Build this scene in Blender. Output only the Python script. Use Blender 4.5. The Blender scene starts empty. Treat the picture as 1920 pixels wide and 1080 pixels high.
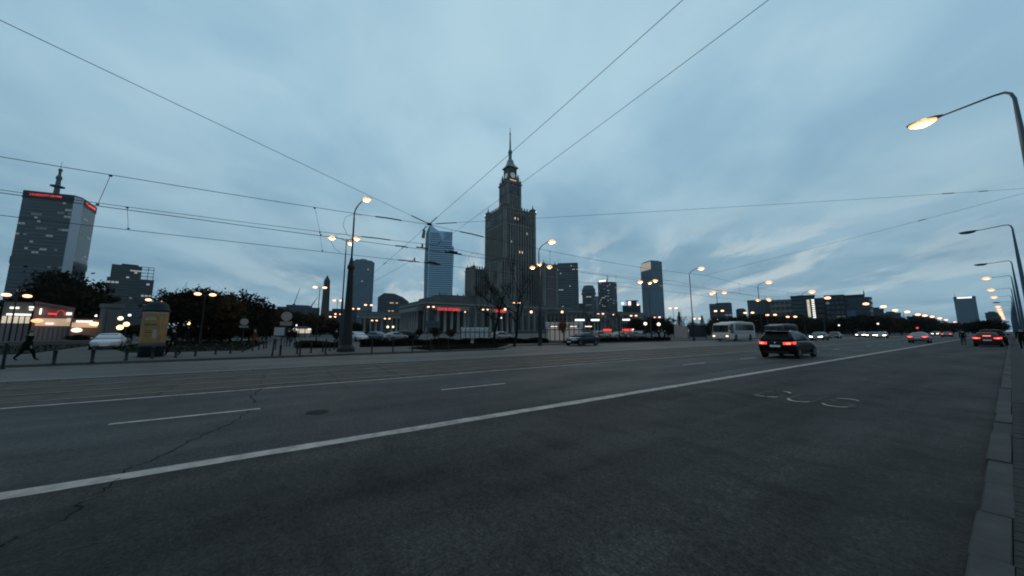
import bpy, math, random
from mathutils import Vector, Matrix
R = math.radians
random.seed(7)
scene = bpy.context.scene
col = scene.collection

# ------------------------------------------------------------------ camera
# World: the avenue runs along +Y, the square with the palace lies towards -X, z = 0 is the asphalt.
CAM_H, FOC = 1.6, 625.0
PITCH = math.atan(81 / FOC)
YAW = math.atan(935 / math.hypot(FOC, 81))
cam = bpy.data.cameras.new('camera'); cam_o = bpy.data.objects.new('camera', cam); col.objects.link(cam_o)
cam.sensor_width = 36; cam.lens = 36 * FOC / 1920; cam.clip_start = .1; cam.clip_end = 9000
cam_o.location = (0, 0, CAM_H); cam_o.rotation_euler = (R(90) + PITCH, 0, YAW)
scene.camera = cam_o

# ------------------------------------------------------------------ sky, sun, exposure
SUN_AZ = R(-46)            # bearing of the set sun, measured from +Y towards +X
SUN_EL = R(5)
world = bpy.data.worlds.new('World'); scene.world = world; world.use_nodes = True
def build_world():
    nt = world.node_tree; N = nt.nodes; L = nt.links; N.clear()
    def nd(t, **k):
        n = N.new(t)
        for a, b in k.items(): setattr(n, a, b)
        return n
    def math_(op, a, b=None, c=None, clamp=False):
        n = nd('ShaderNodeMath', operation=op, use_clamp=clamp)
        for i, x in enumerate((a, b, c)):
            if x is None: continue
            if isinstance(x, (int, float)): n.inputs[i].default_value = x
            else: L.new(x, n.inputs[i])
        return n.outputs[0]
    def sstep(x, a, b, lo=0., hi=1.):
        n = nd('ShaderNodeMapRange', interpolation_type='SMOOTHSTEP')
        L.new(x, n.inputs[0]); n.inputs[1].default_value = a; n.inputs[2].default_value = b
        n.inputs[3].default_value = lo; n.inputs[4].default_value = hi
        return n.outputs[0]
    def mix(f, a, b):
        n = nd('ShaderNodeMix', data_type='RGBA')
        if isinstance(f, (int, float)): n.inputs[0].default_value = f
        else: L.new(f, n.inputs[0])
        for i, x in ((6, a), (7, b)):
            if isinstance(x, tuple): n.inputs[i].default_value = (*x, 1)
            else: L.new(x, n.inputs[i])
        return n.outputs[2]
    tc = nd('ShaderNodeTexCoord'); sep = nd('ShaderNodeSeparateXYZ'); L.new(tc.outputs['Generated'], sep.inputs[0])
    x, y, z = sep.outputs
    zz = math_('ADD', math_('MAXIMUM', z, 0.), .20)
    cmb = nd('ShaderNodeCombineXYZ')
    L.new(math_('DIVIDE', x, zz), cmb.inputs[0]); L.new(math_('DIVIDE', y, zz), cmb.inputs[1])
    def noise(scale, detail, rough, rot, sc, off=(0, 0, 0), dist=0.):
        m = nd('ShaderNodeMapping', vector_type='TEXTURE'); L.new(cmb.outputs[0], m.inputs[0])
        m.inputs['Rotation'].default_value = (0, 0, rot); m.inputs['Scale'].default_value = sc; m.inputs['Location'].default_value = off
        n = nd('ShaderNodeTexNoise'); L.new(m.outputs[0], n.inputs['Vector'])
        n.inputs['Scale'].default_value = scale; n.inputs['Detail'].default_value = detail
        n.inputs['Roughness'].default_value = rough; n.inputs['Distortion'].default_value = dist
        return n.outputs[0]
    big = noise(1.05, 4, .45, R(60), (1, 1.45, 1), (-6.2, 2.9, 0), .3)
    fine = noise(2.7, 5, .5, R(52), (1, 1.35, 1), (7.3, 4.4, 0), .3)
    cl = math_('ADD', math_('MULTIPLY', big, .58), math_('MULTIPLY', fine, .42))
    cf = sstep(cl, .345, .635)
    low = mix(cf, (.165, .302, .415), (.290, .455, .560))          # cloud deck near the horizon
    high = mix(cf, (.285, .475, .622), (.430, .630, .738))         # higher up it is thinner and lighter
    deck = mix(sstep(z, .04, .55), low, high)
    # clear evening gaps under the deck towards the set sun
    sun = (math.sin(SUN_AZ), math.cos(SUN_AZ))
    az = math_('DIVIDE', math_('ADD', math_('MULTIPLY', x, sun[0]), math_('MULTIPLY', y, sun[1])),
               math_('MAXIMUM', math_('SQRT', math_('ADD', math_('MULTIPLY', x, x), math_('MULTIPLY', y, y))), .001))
    gapn = noise(2.3, 6, .6, R(58), (1, 2.3, 1), (1.9, 3.2, 0), .4)
    g = math_('MULTIPLY', sstep(gapn, .47, .62), math_('MULTIPLY', sstep(z, .01, .09), sstep(z, .34, .14)))
    g = math_('MULTIPLY', g, sstep(az, .55, .98, .12, 1.), clamp=True)
    sky = nd('ShaderNodeTexSky', sky_type='NISHITA'); sky.sun_disc = False
    sky.sun_elevation = SUN_EL; sky.sun_rotation = SUN_AZ
    skyc = nd('ShaderNodeMix', data_type='RGBA', blend_type='MULTIPLY'); skyc.inputs[0].default_value = 1
    L.new(sky.outputs[0], skyc.inputs[6]); skyc.inputs[7].default_value = (.05, .05, .05, 1)
    clear = mix(.05, (.60, .70, .73), skyc.outputs[2])
    allc = mix(math_('MULTIPLY', g, .82), deck, clear)
    glow = math_('MULTIPLY', math_('MULTIPLY', sstep(z, .22, .02), sstep(az, .80, 1.)), .30)
    allc = mix(glow, allc, (.43, .53, .57))
    bg = nd('ShaderNodeBackground'); L.new(allc, bg.inputs[0]); bg.inputs[1].default_value = 1.0
    out = nd('ShaderNodeOutputWorld'); L.new(bg.outputs[0], out.inputs[0])
build_world()
sun = bpy.data.lights.new('sun', 'SUN'); sun.energy = .12; sun.angle = R(25); sun.color = (1, .93, .86)
sun_o = bpy.data.objects.new('sun', sun); col.objects.link(sun_o)
_d = Vector((math.sin(SUN_AZ) * math.cos(R(14)), math.cos(SUN_AZ) * math.cos(R(14)), math.sin(R(14))))
sun_o.rotation_euler = _d.to_track_quat('Z', 'Y').to_euler()
vs = scene.view_settings
vs.view_transform = 'Standard'; vs.look = 'None'; vs.exposure = 0; vs.gamma = 1; vs.use_curve_mapping = False
cy = scene.cycles
cy.use_denoising = True; cy.max_bounces = 5; cy.diffuse_bounces = 2; cy.glossy_bounces = 3
cy.transmission_bounces = 4; cy.transparent_max_bounces = 12; cy.sample_clamp_indirect = 2.; cy.use_light_tree = True
cy.filter_width = 1.9; cy.volume_bounces = 0; cy.caustics_reflective = False; cy.caustics_refractive = False
scene.render.film_transparent = False

# ------------------------------------------------------------------ survey helpers: bearings taken on the photograph, true distances in metres
def ray(u, v):
    dx, dy = u - 960, 540 - v
    X, Y, Z = dx, FOC * math.cos(PITCH) - dy * math.sin(PITCH), FOC * math.sin(PITCH) + dy * math.cos(PITCH)
    c, s = math.cos(YAW), math.sin(YAW)
    return X * c - Y * s, X * s + Y * c, Z
def at(u, v, d):                       # a point d metres away along a bearing
    r = ray(u, v); k = d / math.hypot(r[0], r[1]); return Vector((r[0] * k, r[1] * k, CAM_H + r[2] * k))
def gp(u, v, z=0.):                    # where a bearing meets level z
    r = ray(u, v); t = (z - CAM_H) / r[2]; return Vector((r[0] * t, r[1] * t, z))
def onx(u, v, X):                      # where a bearing meets the plane x = X
    r = ray(u, v); t = X / r[0]; return Vector((X, r[1] * t, CAM_H + r[2] * t))
def hgt(u, v, d): return at(u, v, d).z
def facing(p): return math.atan2(p[1], p[0]) - R(90)   # rotation that turns local -Y towards the viewpoint

ORD = ['first', 'second', 'third', 'fourth', 'fifth', 'sixth', 'seventh', 'eighth', 'ninth', 'tenth', 'eleventh', 'twelfth', 'thirteenth',
       'fourteenth', 'fifteenth', 'sixteenth', 'seventeenth', 'eighteenth', 'nineteenth', 'twentieth', 'twenty-first', 'twenty-second', 'twenty-third', 'twenty-fourth', 'twenty-fifth']

# ------------------------------------------------------------------ materials
MATS = {}
def M(name, c=(.5, .5, .5), rough=.6, metal=0., em=None, ems=0., var=0., vscale=1., bump=0., bscale=30., spec=.5, alpha=1., trans=0.):
    if name in MATS: return MATS[name]
    m = bpy.data.materials.new(name); m.use_nodes = True; MATS[name] = m
    nt = m.node_tree; b = nt.nodes['Principled BSDF']
    b.inputs['Base Color'].default_value = (*c, 1); b.inputs['Roughness'].default_value = rough
    b.inputs['Metallic'].default_value = metal; b.inputs['Specular IOR Level'].default_value = spec
    if alpha < 1: b.inputs['Alpha'].default_value = alpha
    if trans: b.inputs['Transmission Weight'].default_value = trans
    if em: b.inputs['Emission Color'].default_value = (*em, 1); b.inputs['Emission Strength'].default_value = ems
    if var or bump:
        tc = nt.nodes.new('ShaderNodeTexCoord')
    if var:
        n = nt.nodes.new('ShaderNodeTexNoise'); n.inputs['Scale'].default_value = vscale; n.inputs['Detail'].default_value = 6; n.inputs['Roughness'].default_value = .62
        nt.links.new(tc.outputs['Object'], n.inputs['Vector'])
        r = nt.nodes.new('ShaderNodeValToRGB'); nt.links.new(n.outputs[0], r.inputs[0])
        r.color_ramp.elements[0].position = .28; r.color_ramp.elements[1].position = .72
        r.color_ramp.elements[0].color = (*[x * (1 - var) for x in c], 1); r.color_ramp.elements[1].color = (*[min(1, x * (1 + var)) for x in c], 1)
        nt.links.new(r.outputs[0], b.inputs['Base Color'])
    if bump:
        n2 = nt.nodes.new('ShaderNodeTexNoise'); n2.inputs['Scale'].default_value = bscale; n2.inputs['Detail'].default_value = 4
        nt.links.new(tc.outputs['Object'], n2.inputs['Vector'])
        bp = nt.nodes.new('ShaderNodeBump'); bp.inputs['Strength'].default_value = bump; bp.inputs['Distance'].default_value = .02
        nt.links.new(n2.outputs[0], bp.inputs['Height']); nt.links.new(bp.outputs[0], b.inputs['Normal'])
    return m
def asphalt(name, c, stain, rough=.62):
    m = bpy.data.materials.new(name); m.use_nodes = True; MATS[name] = m
    nt = m.node_tree; b = nt.nodes['Principled BSDF']; N = nt.nodes; L = nt.links
    tc = N.new('ShaderNodeTexCoord')
    def noise(s, d, sc=(1, 1, 1), rg=.6):
        mp = N.new('ShaderNodeMapping'); mp.inputs['Scale'].default_value = sc; L.new(tc.outputs['Object'], mp.inputs[0])
        n = N.new('ShaderNodeTexNoise'); n.inputs['Scale'].default_value = s; n.inputs['Detail'].default_value = d; n.inputs['Roughness'].default_value = rg
        L.new(mp.outputs[0], n.inputs['Vector']); return n.outputs[0]
    def ramp(f, a, b_, p0, p1):
        r = N.new('ShaderNodeValToRGB'); L.new(f, r.inputs[0]); r.color_ramp.elements[0].position = p0; r.color_ramp.elements[1].position = p1
        r.color_ramp.elements[0].color = (a, a, a, 1); r.color_ramp.elements[1].color = (b_, b_, b_, 1); return r.outputs[0]
    def mul(a, b_):
        n = N.new('ShaderNodeMix'); n.data_type = 'RGBA'; n.blend_type = 'MULTIPLY'; n.inputs[0].default_value = 1
        for i, x in ((6, a), (7, b_)):
            if isinstance(x, tuple): n.inputs[i].default_value = x
            else: L.new(x, n.inputs[i])
        return n.outputs[2]
    grain = ramp(noise(38, 4), .45, 1.65, .32, .68)
    aggregate = ramp(noise(150, 2), .6, 1.6, .35, .7)
    speck = ramp(noise(15, 5, (1, 1, 1), .75), .55, 1.55, .34, .66)
    patch = ramp(noise(.45, 6, (1, .35, 1)), 1 - stain, 1 + stain * .7, .34, .68)
    wear = ramp(noise(1.1, 5, (1.3, .035, 1)), .68, 1.34, .3, .7)
    blot = ramp(noise(1.4, 7, (.7, 1.2, 1), .7), 1 - stain * .9, 1.06, .36, .52)
    cc = mul(mul(mul(mul(mul(mul((*c, 1), grain), speck), aggregate), patch), wear), blot)
    L.new(cc, b.inputs['Base Color'])
    rr = N.new('ShaderNodeMapRange'); L.new(noise(.6, 5, (1, .3, 1)), rr.inputs[0]); rr.inputs[1].default_value = .3; rr.inputs[2].default_value = .7
    rr.inputs[3].default_value = rough - .1; rr.inputs[4].default_value = rough + .12; L.new(rr.outputs[0], b.inputs['Roughness'])
    b.inputs['Specular IOR Level'].default_value = .22
    bp = N.new('ShaderNodeBump'); bp.inputs['Strength'].default_value = .45; bp.inputs['Distance'].default_value = .006
    L.new(noise(120, 3), bp.inputs['Height']); L.new(bp.outputs[0], b.inputs['Normal'])
    return m
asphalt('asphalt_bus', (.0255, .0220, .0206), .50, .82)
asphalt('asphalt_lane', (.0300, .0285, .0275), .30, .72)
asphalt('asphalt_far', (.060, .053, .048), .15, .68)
M('earth', (.03, .031, .028), 1., spec=.05, var=.4, vscale=.05)
M('pavement', (.05, .047, .044), .9, spec=.2, var=.25, vscale=.5)
M('square_paving', (.070, .066, .062), .9, spec=.15, var=.25, vscale=.3)
M('kerb_stone', (.054, .049, .047), .85, spec=.2, var=.3, vscale=4, bump=.5, bscale=60)
M('joint', (.02, .02, .02), .95)
M('paver', (.032, .030, .028), .9, spec=.2, var=.4, vscale=9, bump=.4, bscale=70)
M('slab', (.060, .048, .039), .85, spec=.2, var=.35, vscale=1.1, bump=.4, bscale=40)
M('rail', (.16, .14, .13), .35, .9)
M('paint', (.35, .285, .255), .75, var=.42, vscale=3.3, spec=.2)
M('paint_worn', (.050, .043, .039), .85, var=.6, vscale=4, spec=.2)
M('tar', (.010, .009, .008), .95, spec=.05)
M('patch', (.024, .022, .021), .9, spec=.1, var=.4, vscale=4)
M('grass', (.010, .0115, .006), 1., spec=.08, var=.5, vscale=3)
M('iron', (.008, .009, .010), .6, spec=.25)
M('lamp_metal', (.022, .03, .036), .5, .2, spec=.3)
M('bollard', (.008, .010, .012), .6, spec=.25)
M('stone', (.080, .082, .080), .9, spec=.2, var=.22, vscale=.08)
M('stone_trim', (.165, .160, .150), .9, spec=.2, var=.2, vscale=.1)
M('stone_dark', (.065, .06, .054), .95, spec=.2, var=.2, vscale=.1)
M('copper', (.10, .16, .15), .5, .3)
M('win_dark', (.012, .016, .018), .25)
M('glass_dark', (.005, .014, .022), .15, spec=.5)
M('glass_band', (.010, .030, .048), .2, spec=.6)
M('glass_blue', (.10, .15, .19), .14, .45)
M('glass_sky', (.24, .36, .46), .12, .7)
M('facade_dark', (.010, .019, .027), .6, spec=.3)
M('facade_grey', (.060, .078, .094), .7, spec=.3)
M('facade_mid', (.034, .052, .067), .65, spec=.3)
M('facade_pale', (.16, .155, .15), .8, spec=.2)
M('facade_white', (.42, .42, .42), .7)
M('panel_metal', (.30, .33, .38), .35, .6)
M('concrete', (.10, .096, .09), .9, spec=.2, var=.2, vscale=.4)
M('bark', (.010, .009, .008), 1., spec=.1, var=.4, vscale=6)
M('leaf_dark', (.017, .0145, .0078), .95, var=.6, vscale=.6, spec=.08)
M('leaf_brown', (.045, .026, .012), .95, var=.6, vscale=.6, spec=.08)
M('leaf_orange', (.11, .04, .010), .9, var=.5, vscale=1.5)
M('hedge', (.008, .009, .005), .95, var=.5, vscale=2, spec=.08)
M('rubber', (.006, .006, .007), .9, spec=.2)
M('rim', (.42, .43, .45), .3, .9)
M('black_plastic', (.006, .006, .007), .6, spec=.25)
M('car_glass', (.003, .004, .005), .10, spec=.2)
M('chrome', (.6, .62, .65), .15, 1.)
M('plate', (.6, .6, .58), .5)
for n_, c_ in (('black', (.0025, .003, .0035)), ('white', (.40, .40, .42)), ('silver', (.20, .20, .205)), ('navy', (.014, .022, .035)), ('grey', (.10, .11, .12)), ('red', (.045, .010, .007)), ('blue', (.07, .12, .16))):
    M('car_' + n_, c_, .22, .25 if n_ in ('silver', 'grey', 'navy', 'blue') else 0., spec=.14 if n_ in ('black', 'navy') else .35)
M('coach_paint', (.40, .365, .35), .35, spec=.4)
M('coach_stripe', (.16, .16, .18), .35)
M('sodium', (.9, .6, .4), .4, em=(1., .42, .18), ems=1.6)
M('sodium_far', (.9, .6, .4), .4, em=(1., .46, .26), ems=3.0)
M('lamp_warm', (.9, .8, .6), .4, em=(1., .74, .50), ems=2.0)
M('lamp_white', (.9, .9, .9), .4, em=(1., .93, .84), ems=1.5)
M('globe_orange', (.9, .6, .3), .4, em=(1., .66, .30), ems=2.6)
M('lamp_core', (.9, .8, .7), .4, em=(1., .60, .36), ems=3.2)
M('lamp_off', (.07, .08, .085), .3, .4)
M('sign_red', (.5, .02, .02), .4, em=(1., .07, .055), ems=1.0)
M('sign_red_dim', (.3, .02, .02), .5, em=(1., .05, .04), ems=.8)
M('sign_white', (.9, .9, .9), .4, em=(1., .93, .86), ems=1.25)
M('sign_blue', (.4, .6, .9), .4, em=(.70, .84, 1.), ems=1.1)
M('sign_violet', (.3, .1, .6), .4, em=(.25, .1, .6), ems=.5)
M('win_warm', (.4, .3, .2), .4, em=(1., .66, .38), ems=.34)
M('win_orange', (.4, .3, .2), .4, em=(1., .55, .28), ems=.9)
M('win_cool', (.4, .4, .4), .4, em=(.9, .95, .82), ems=.24)
M('win_faint', (.2, .2, .2), .4, em=(.8, .85, .75), ems=.075)
M('win_dim', (.06, .08, .09), .4, em=(.7, .85, .75), ems=.035)
M('lit_panel', (.5, .42, .32), .4, em=(1., .80, .58), ems=.24)
M('shop_warm', (.5, .4, .3), .5, em=(1., .62, .38), ems=.36)
M('shop_cream', (.5, .45, .38), .5, em=(1., .85, .62), ems=.50)
M('tail', (.5, .02, .02), .3, em=(1., .14, .09), ems=3.0)
M('tail_dim', (.35, .02, .02), .3, em=(1., .06, .05), ems=1.6)
M('tail_off', (.25, .02, .02), .2)
M('head', (.9, .9, .9), .2, em=(1., .84, .70), ems=9)
M('head_off', (.55, .58, .6), .12, .4)
M('amber', (.6, .3, .05), .3)
M('poster_yellow', (.21, .118, .034), .7, var=.3, vscale=2.2)
M('poster_pale', (.26, .215, .20), .7)
M('poster_ink', (.06, .035, .012), .7)
M('column_green', (.010, .022, .024), .7, spec=.2)
M('sign_back', (.20, .17, .165), .7)
M('sign_plate', (.14, .135, .13), .7)
M('panel_white', (.27, .265, .28), .6)
M('skin', (.32, .20, .15), .6)
M('hair', (.02, .015, .012), .8)
M('cloth_black', (.004, .0045, .005), .9, spec=.08)
M('cloth_navy', (.015, .02, .03), .9, spec=.08)
M('cloth_grey', (.05, .05, .055), .9, spec=.08)
M('cloth_rust', (.085, .025, .016), .9, spec=.08)
M('cloth_jeans', (.03, .04, .06), .9, spec=.08)
M('shelter_glass', (.42, .47, .52), .12, alpha=.32)
M('brick_pink', (.20, .12, .11), .8)
M('shutter', (.16, .15, .16), .7)
M('banner', (.06, .12, .2), .6)

# ------------------------------------------------------------------ mesh helpers
class MB:
    def __init__(s): s.v = []; s.f = []; s.m = []; s.mi = 0
    def quad(s, *p):
        i = len(s.v); s.v += [tuple(q) for q in p]; s.f.append(tuple(range(i, i + len(p)))); s.m.append(s.mi); return s
    def box(s, x0, x1, y0, y1, z0, z1):
        i = len(s.v)
        s.v += [(x0, y0, z0), (x1, y0, z0), (x1, y1, z0), (x0, y1, z0), (x0, y0, z1), (x1, y0, z1), (x1, y1, z1), (x0, y1, z1)]
        s.f += [tuple(i + k for k in q) for q in ((3, 2, 1, 0), (4, 5, 6, 7), (0, 1, 5, 4), (1, 2, 6, 5), (2, 3, 7, 6), (3, 0, 4, 7))]
        s.m += [s.mi] * 6; return s
    def cbox(s, c, sz, rz=0.):
        n = len(s.v); s.box(-sz[0] / 2, sz[0] / 2, -sz[1] / 2, sz[1] / 2, -sz[2] / 2, sz[2] / 2)
        co, si = math.cos(rz), math.sin(rz)
        for k in range(n, len(s.v)):
            x, y, z = s.v[k]; s.v[k] = (c[0] + x * co - y * si, c[1] + x * si + y * co, c[2] + z)
        return s
    def prism(s, poly, z0, z1, top=None):
        n = len(poly); i = len(s.v); top = top or poly
        s.v += [(p[0], p[1], z0) for p in poly] + [(p[0], p[1], z1) for p in top]
        s.f += [tuple(i + k for k in reversed(range(n))), tuple(i + n + k for k in range(n))] + [(i + k, i + (k + 1) % n, i + n + (k + 1) % n, i + n + k) for k in range(n)]
        s.m += [s.mi] * (n + 2); return s
    def ring(s, rings, cap=True, closed=True):       # loft through rings of equal length
        n = len(rings[0]); i = len(s.v)
        for r in rings: s.v += [tuple(p) for p in r]
        for a in range(len(rings) - 1):
            for k in range(n if closed else n - 1):
                s.f.append((i + a * n + k, i + a * n + (k + 1) % n, i + (a + 1) * n + (k + 1) % n, i + (a + 1) * n + k)); s.m.append(s.mi)
        if cap:
            s.f.append(tuple(i + k for k in reversed(range(n)))); s.f.append(tuple(i + (len(rings) - 1) * n + k for k in range(n))); s.m += [s.mi] * 2
        return s
    def tube(s, pts, r, n=6, cap=True):
        pts = [Vector(p) for p in pts]; rs = r if isinstance(r, (list, tuple)) else [r] * len(pts); rings = []
        up = None
        for k, p in enumerate(pts):
            d = (pts[min(k + 1, len(pts) - 1)] - pts[max(k - 1, 0)]).normalized()
            if up is None:
                up = d.orthogonal().normalized()
            up = (up - d * up.dot(d)).normalized(); w = d.cross(up)
            rings.append([p + (up * math.cos(2 * math.pi * j / n) + w * math.sin(2 * math.pi * j / n)) * rs[k] for j in range(n)])
        return s.ring(rings, cap)
    def lathe(s, prof, n=12, c=(0, 0, 0), axis='z'):
        rings = []
        for r, z in prof:
            rg = []
            for j in range(n):
                a = 2 * math.pi * j / n; p = (r * math.cos(a), r * math.sin(a), z)
                if axis == 'x': p = (z, r * math.cos(a), r * math.sin(a))
                if axis == 'y': p = (r * math.sin(a), z, r * math.cos(a))
                rg.append((c[0] + p[0], c[1] + p[1], c[2] + p[2]))
            rings.append(rg)
        return s.ring(rings)
    def ball(s, c, r, n=8, m=5, sq=(1, 1, 1)):
        prof = [(max(.02, math.sin(math.pi * k / m)) * r, -math.cos(math.pi * k / m) * r) for k in range(m + 1)]
        i = len(s.v); s.lathe(prof, n)
        for k in range(i, len(s.v)):
            x, y, z = s.v[k]; s.v[k] = (c[0] + x * sq[0], c[1] + y * sq[1], c[2] + z * sq[2])
        return s
    def mesh(s, name, mats, smooth=False):
        me = bpy.data.meshes.new(name); me.from_pydata(s.v, [], s.f)
        mats = mats if isinstance(mats, (list, tuple)) else [mats]
        for m in mats: me.materials.append(MATS[m] if isinstance(m, str) else m)
        if len(mats) > 1: me.polygons.foreach_set('material_index', s.m)
        if smooth: me.polygons.foreach_set('use_smooth', [True] * len(me.polygons))
        me.update(); return me
    def build(s, name, mats, parent=None, smooth=False, stuff=False):
        return obj(name, s.mesh(name, mats, smooth), parent, stuff)
def obj(name, me, parent=None, stuff=False, loc=None, rz=0.):
    o = bpy.data.objects.new(name, me); col.objects.link(o)
    if parent is not None: o.parent = parent
    if stuff: o['kind'] = 'stuff'
    if loc is not None: o.location = loc
    if rz: o.rotation_euler = (0, 0, rz)
    return o
def tag(o, label, cat, group=None):
    o['label'] = label; o['category'] = cat
    if group: o['group'] = group
    return o
def thing(name, label, cat, loc=(0, 0, 0), rz=0., group=None):
    o = bpy.data.objects.new(name, None); col.objects.link(o); o.empty_display_size = .3
    o.location = loc; o.rotation_euler = (0, 0, rz); return tag(o, label, cat, group)
def struct(o): o['kind'] = 'structure'; return o
def copy_tree(o, parent=None, loc=None, rz=None, label=None):
    c = o.copy(); col.objects.link(c); c.parent = parent
    if loc is not None: c.location = loc
    if rz is not None: c.rotation_euler = (0, 0, rz)
    if label: c['label'] = label
    for ch in o.children: copy_tree(ch, c)
    return c

# ------------------------------------------------------------------ ground, roads, pavements
Y0, Y1 = -120, 1400
struct(MB().quad((-1780, -1780, -.06), (1780, -1780, -.06), (1780, 1780, -.06), (-1780, 1780, -.06)).build('ground', 'earth'))
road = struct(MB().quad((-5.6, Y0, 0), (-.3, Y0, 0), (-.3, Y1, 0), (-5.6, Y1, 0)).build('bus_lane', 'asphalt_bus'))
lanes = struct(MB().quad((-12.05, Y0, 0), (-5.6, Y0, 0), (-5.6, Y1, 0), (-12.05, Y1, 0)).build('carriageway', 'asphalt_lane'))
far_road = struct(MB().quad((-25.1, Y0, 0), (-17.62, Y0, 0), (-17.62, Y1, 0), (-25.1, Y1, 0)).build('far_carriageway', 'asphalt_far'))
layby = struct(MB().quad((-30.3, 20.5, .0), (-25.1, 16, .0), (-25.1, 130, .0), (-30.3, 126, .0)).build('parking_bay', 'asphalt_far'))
def strip(parent, x0, x1, y0, y1, name, mat, z=.004, wob=0.):
    n = max(1, int((y1 - y0) / .35)) if wob else 1
    L_ = [(x0 + random.uniform(-wob, wob), y0 + (y1 - y0) * k / n, z) for k in range(n + 1)]
    R_ = [(x1 + random.uniform(-wob, wob), y0 + (y1 - y0) * k / n, z) for k in range(n + 1)]
    return MB().ring([[a, b] for a, b in zip(L_, R_)], cap=False, closed=False).build(name, mat, parent)
strip(lanes, -5.80, -5.56, -40, 60, 'lane_line', 'paint', wob=.012)
strip(lanes, -5.80, -5.56, 60, 1200, 'lane_line', 'paint')
strip(lanes, -11.98, -11.86, -40, 60, 'edge_line', 'paint', wob=.005)
strip(lanes, -11.98, -11.86, 60, 1200, 'edge_line', 'paint')
for k in range(-3, 32):
    y = -2.42 + 6.08 * k
    if y < 60: strip(lanes, -8.96, -8.84, y, y + 2.1, 'lane_dash', 'paint_worn' if k % 3 == 2 else 'paint', wob=.004)
    else: strip(lanes, -8.96, -8.84, y, y + 2.1, 'lane_dash', 'paint')
# BUS lettering, worn: strokes laid on the asphalt, stretched along the driving direction
def stroke(parent, pts, w, name, mat, z=.005):
    pts = [Vector((p[0], p[1], z)) for p in pts]; L_ = []; R_ = []
    for k, p in enumerate(pts):
        d = (pts[min(k + 1, len(pts) - 1)] - pts[max(k - 1, 0)]).normalized(); nrm = Vector((-d.y, d.x, 0)) * w[k] / 2
        L_.append(p + nrm); R_.append(p - nrm)
    return L_, R_
def letter(parts, name, mat):
    mb = MB()
    for pts, w in parts:
        L_, R_ = stroke(None, pts, w, '', '')
        mb.ring([[a, b] for a, b in zip(L_, R_)], cap=False, closed=False)
    return mb.build(name, mat, road)
def arcp(cx, cy_, rx, ry, a0, a1, n=10): return [(cx + rx * math.cos(R(a0 + (a1 - a0) * k / n)), cy_ + ry * math.sin(R(a0 + (a1 - a0) * k / n))) for k in range(n + 1)]
W = lambda n, w=.10: [w] * n
bl = [(arcp(-3.55, 10.22, .24, .32, -90, 90), W(11)), (arcp(-3.55, 10.86, .22, .30, -90, 90), W(11)), ([(-3.78, 9.85), (-3.78, 10.5), (-3.78, 11.2)], W(3)),
      ([(-3.78, 9.9), (-3.55, 9.9)], W(2)), ([(-3.78, 10.54), (-3.55, 10.54)], W(2)), ([(-3.78, 11.16), (-3.55, 11.16)], W(2))]
letter(bl, 'bus_letter', 'paint_worn')
letter([(arcp(-2.93, 10.2, .22, .38, 180, 360, 12), W(13)), ([(-3.15, 10.2), (-3.15, 10.8), (-3.15, 11.3)], W(3)), ([(-2.71, 10.2), (-2.71, 10.8), (-2.71, 11.3)], W(3, .06))], 'bus_letter', 'paint_worn')
letter([(arcp(-2.3, 10.18, .23, .34, 200, 450, 14), W(15)), (arcp(-2.3, 10.86, .22, .34, 20, 270, 14), W(15))], 'bus_letter', 'paint_worn')
for pts in (arcp(-3.56, 10.22, .22, .30, -92, -20, 8), [(-3.80, 9.92), (-3.62, 9.90), (-3.5, 9.91)], arcp(-2.93, 10.2, .22, .38, 195, 335, 10), arcp(-2.3, 10.18, .23, .34, 200, 330, 10), arcp(-2.3, 10.86, .22, .34, 40, 150, 8), arcp(-3.56, 10.86, .2, .3, 20, 95, 6)):
    L_, R_ = stroke(None, pts, [.035 + .05 * math.sin(math.pi * k / (len(pts) - 1)) for k in range(len(pts))], '', '', .0085)
    MB().ring([[a, b] for a, b in zip(L_, R_)], cap=False, closed=False).build('bus_letter_remnant', 'paint', road)
# cracks and a manhole
def crack(pts, w, parent, n=7):
    out = []
    for a, b in zip(pts[:-1], pts[1:]):
        for k in range(n):
            t = k / n; out.append((a[0] + (b[0] - a[0]) * t + random.uniform(-.05, .05), a[1] + (b[1] - a[1]) * t + random.uniform(-.05, .05)))
    ws = [w * random.uniform(.25, 1.1) for _ in out]
    L_, R_ = stroke(None, out, ws, '', '', .007)
    MB().ring([[a, b] for a, b in zip(L_, R_)], cap=False, closed=False).build('crack', 'tar', parent)
crack([gp(490, 768)[:2], gp(470, 770)[:2], gp(425, 798)[:2], gp(345, 832)[:2], gp(272, 868)[:2], gp(215, 893)[:2]], .018, lanes)
crack([gp(215, 900)[:2], gp(190, 925)[:2], gp(95, 985)[:2], gp(0, 1022)[:2], gp(-60, 1060)[:2]], .015, road)
crack([gp(480, 757)[:2], gp(470, 745)[:2], gp(492, 728)[:2], gp(500, 722)[:2]], .02, lanes)
crack([gp(1700, 764)[:2], gp(1790, 776)[:2], gp(1858, 782)[:2]], .018, road)
crack([gp(560, 735)[:2], gp(620, 726)[:2]], .03, lanes, 3)
pm = gp(595, 773)
MB().lathe([(.20, 0), (.20, .005), (.18, .007), (.02, .008)], 20, (pm.x, pm.y, .001)).build('manhole_cover', 'patch', lanes)
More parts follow.
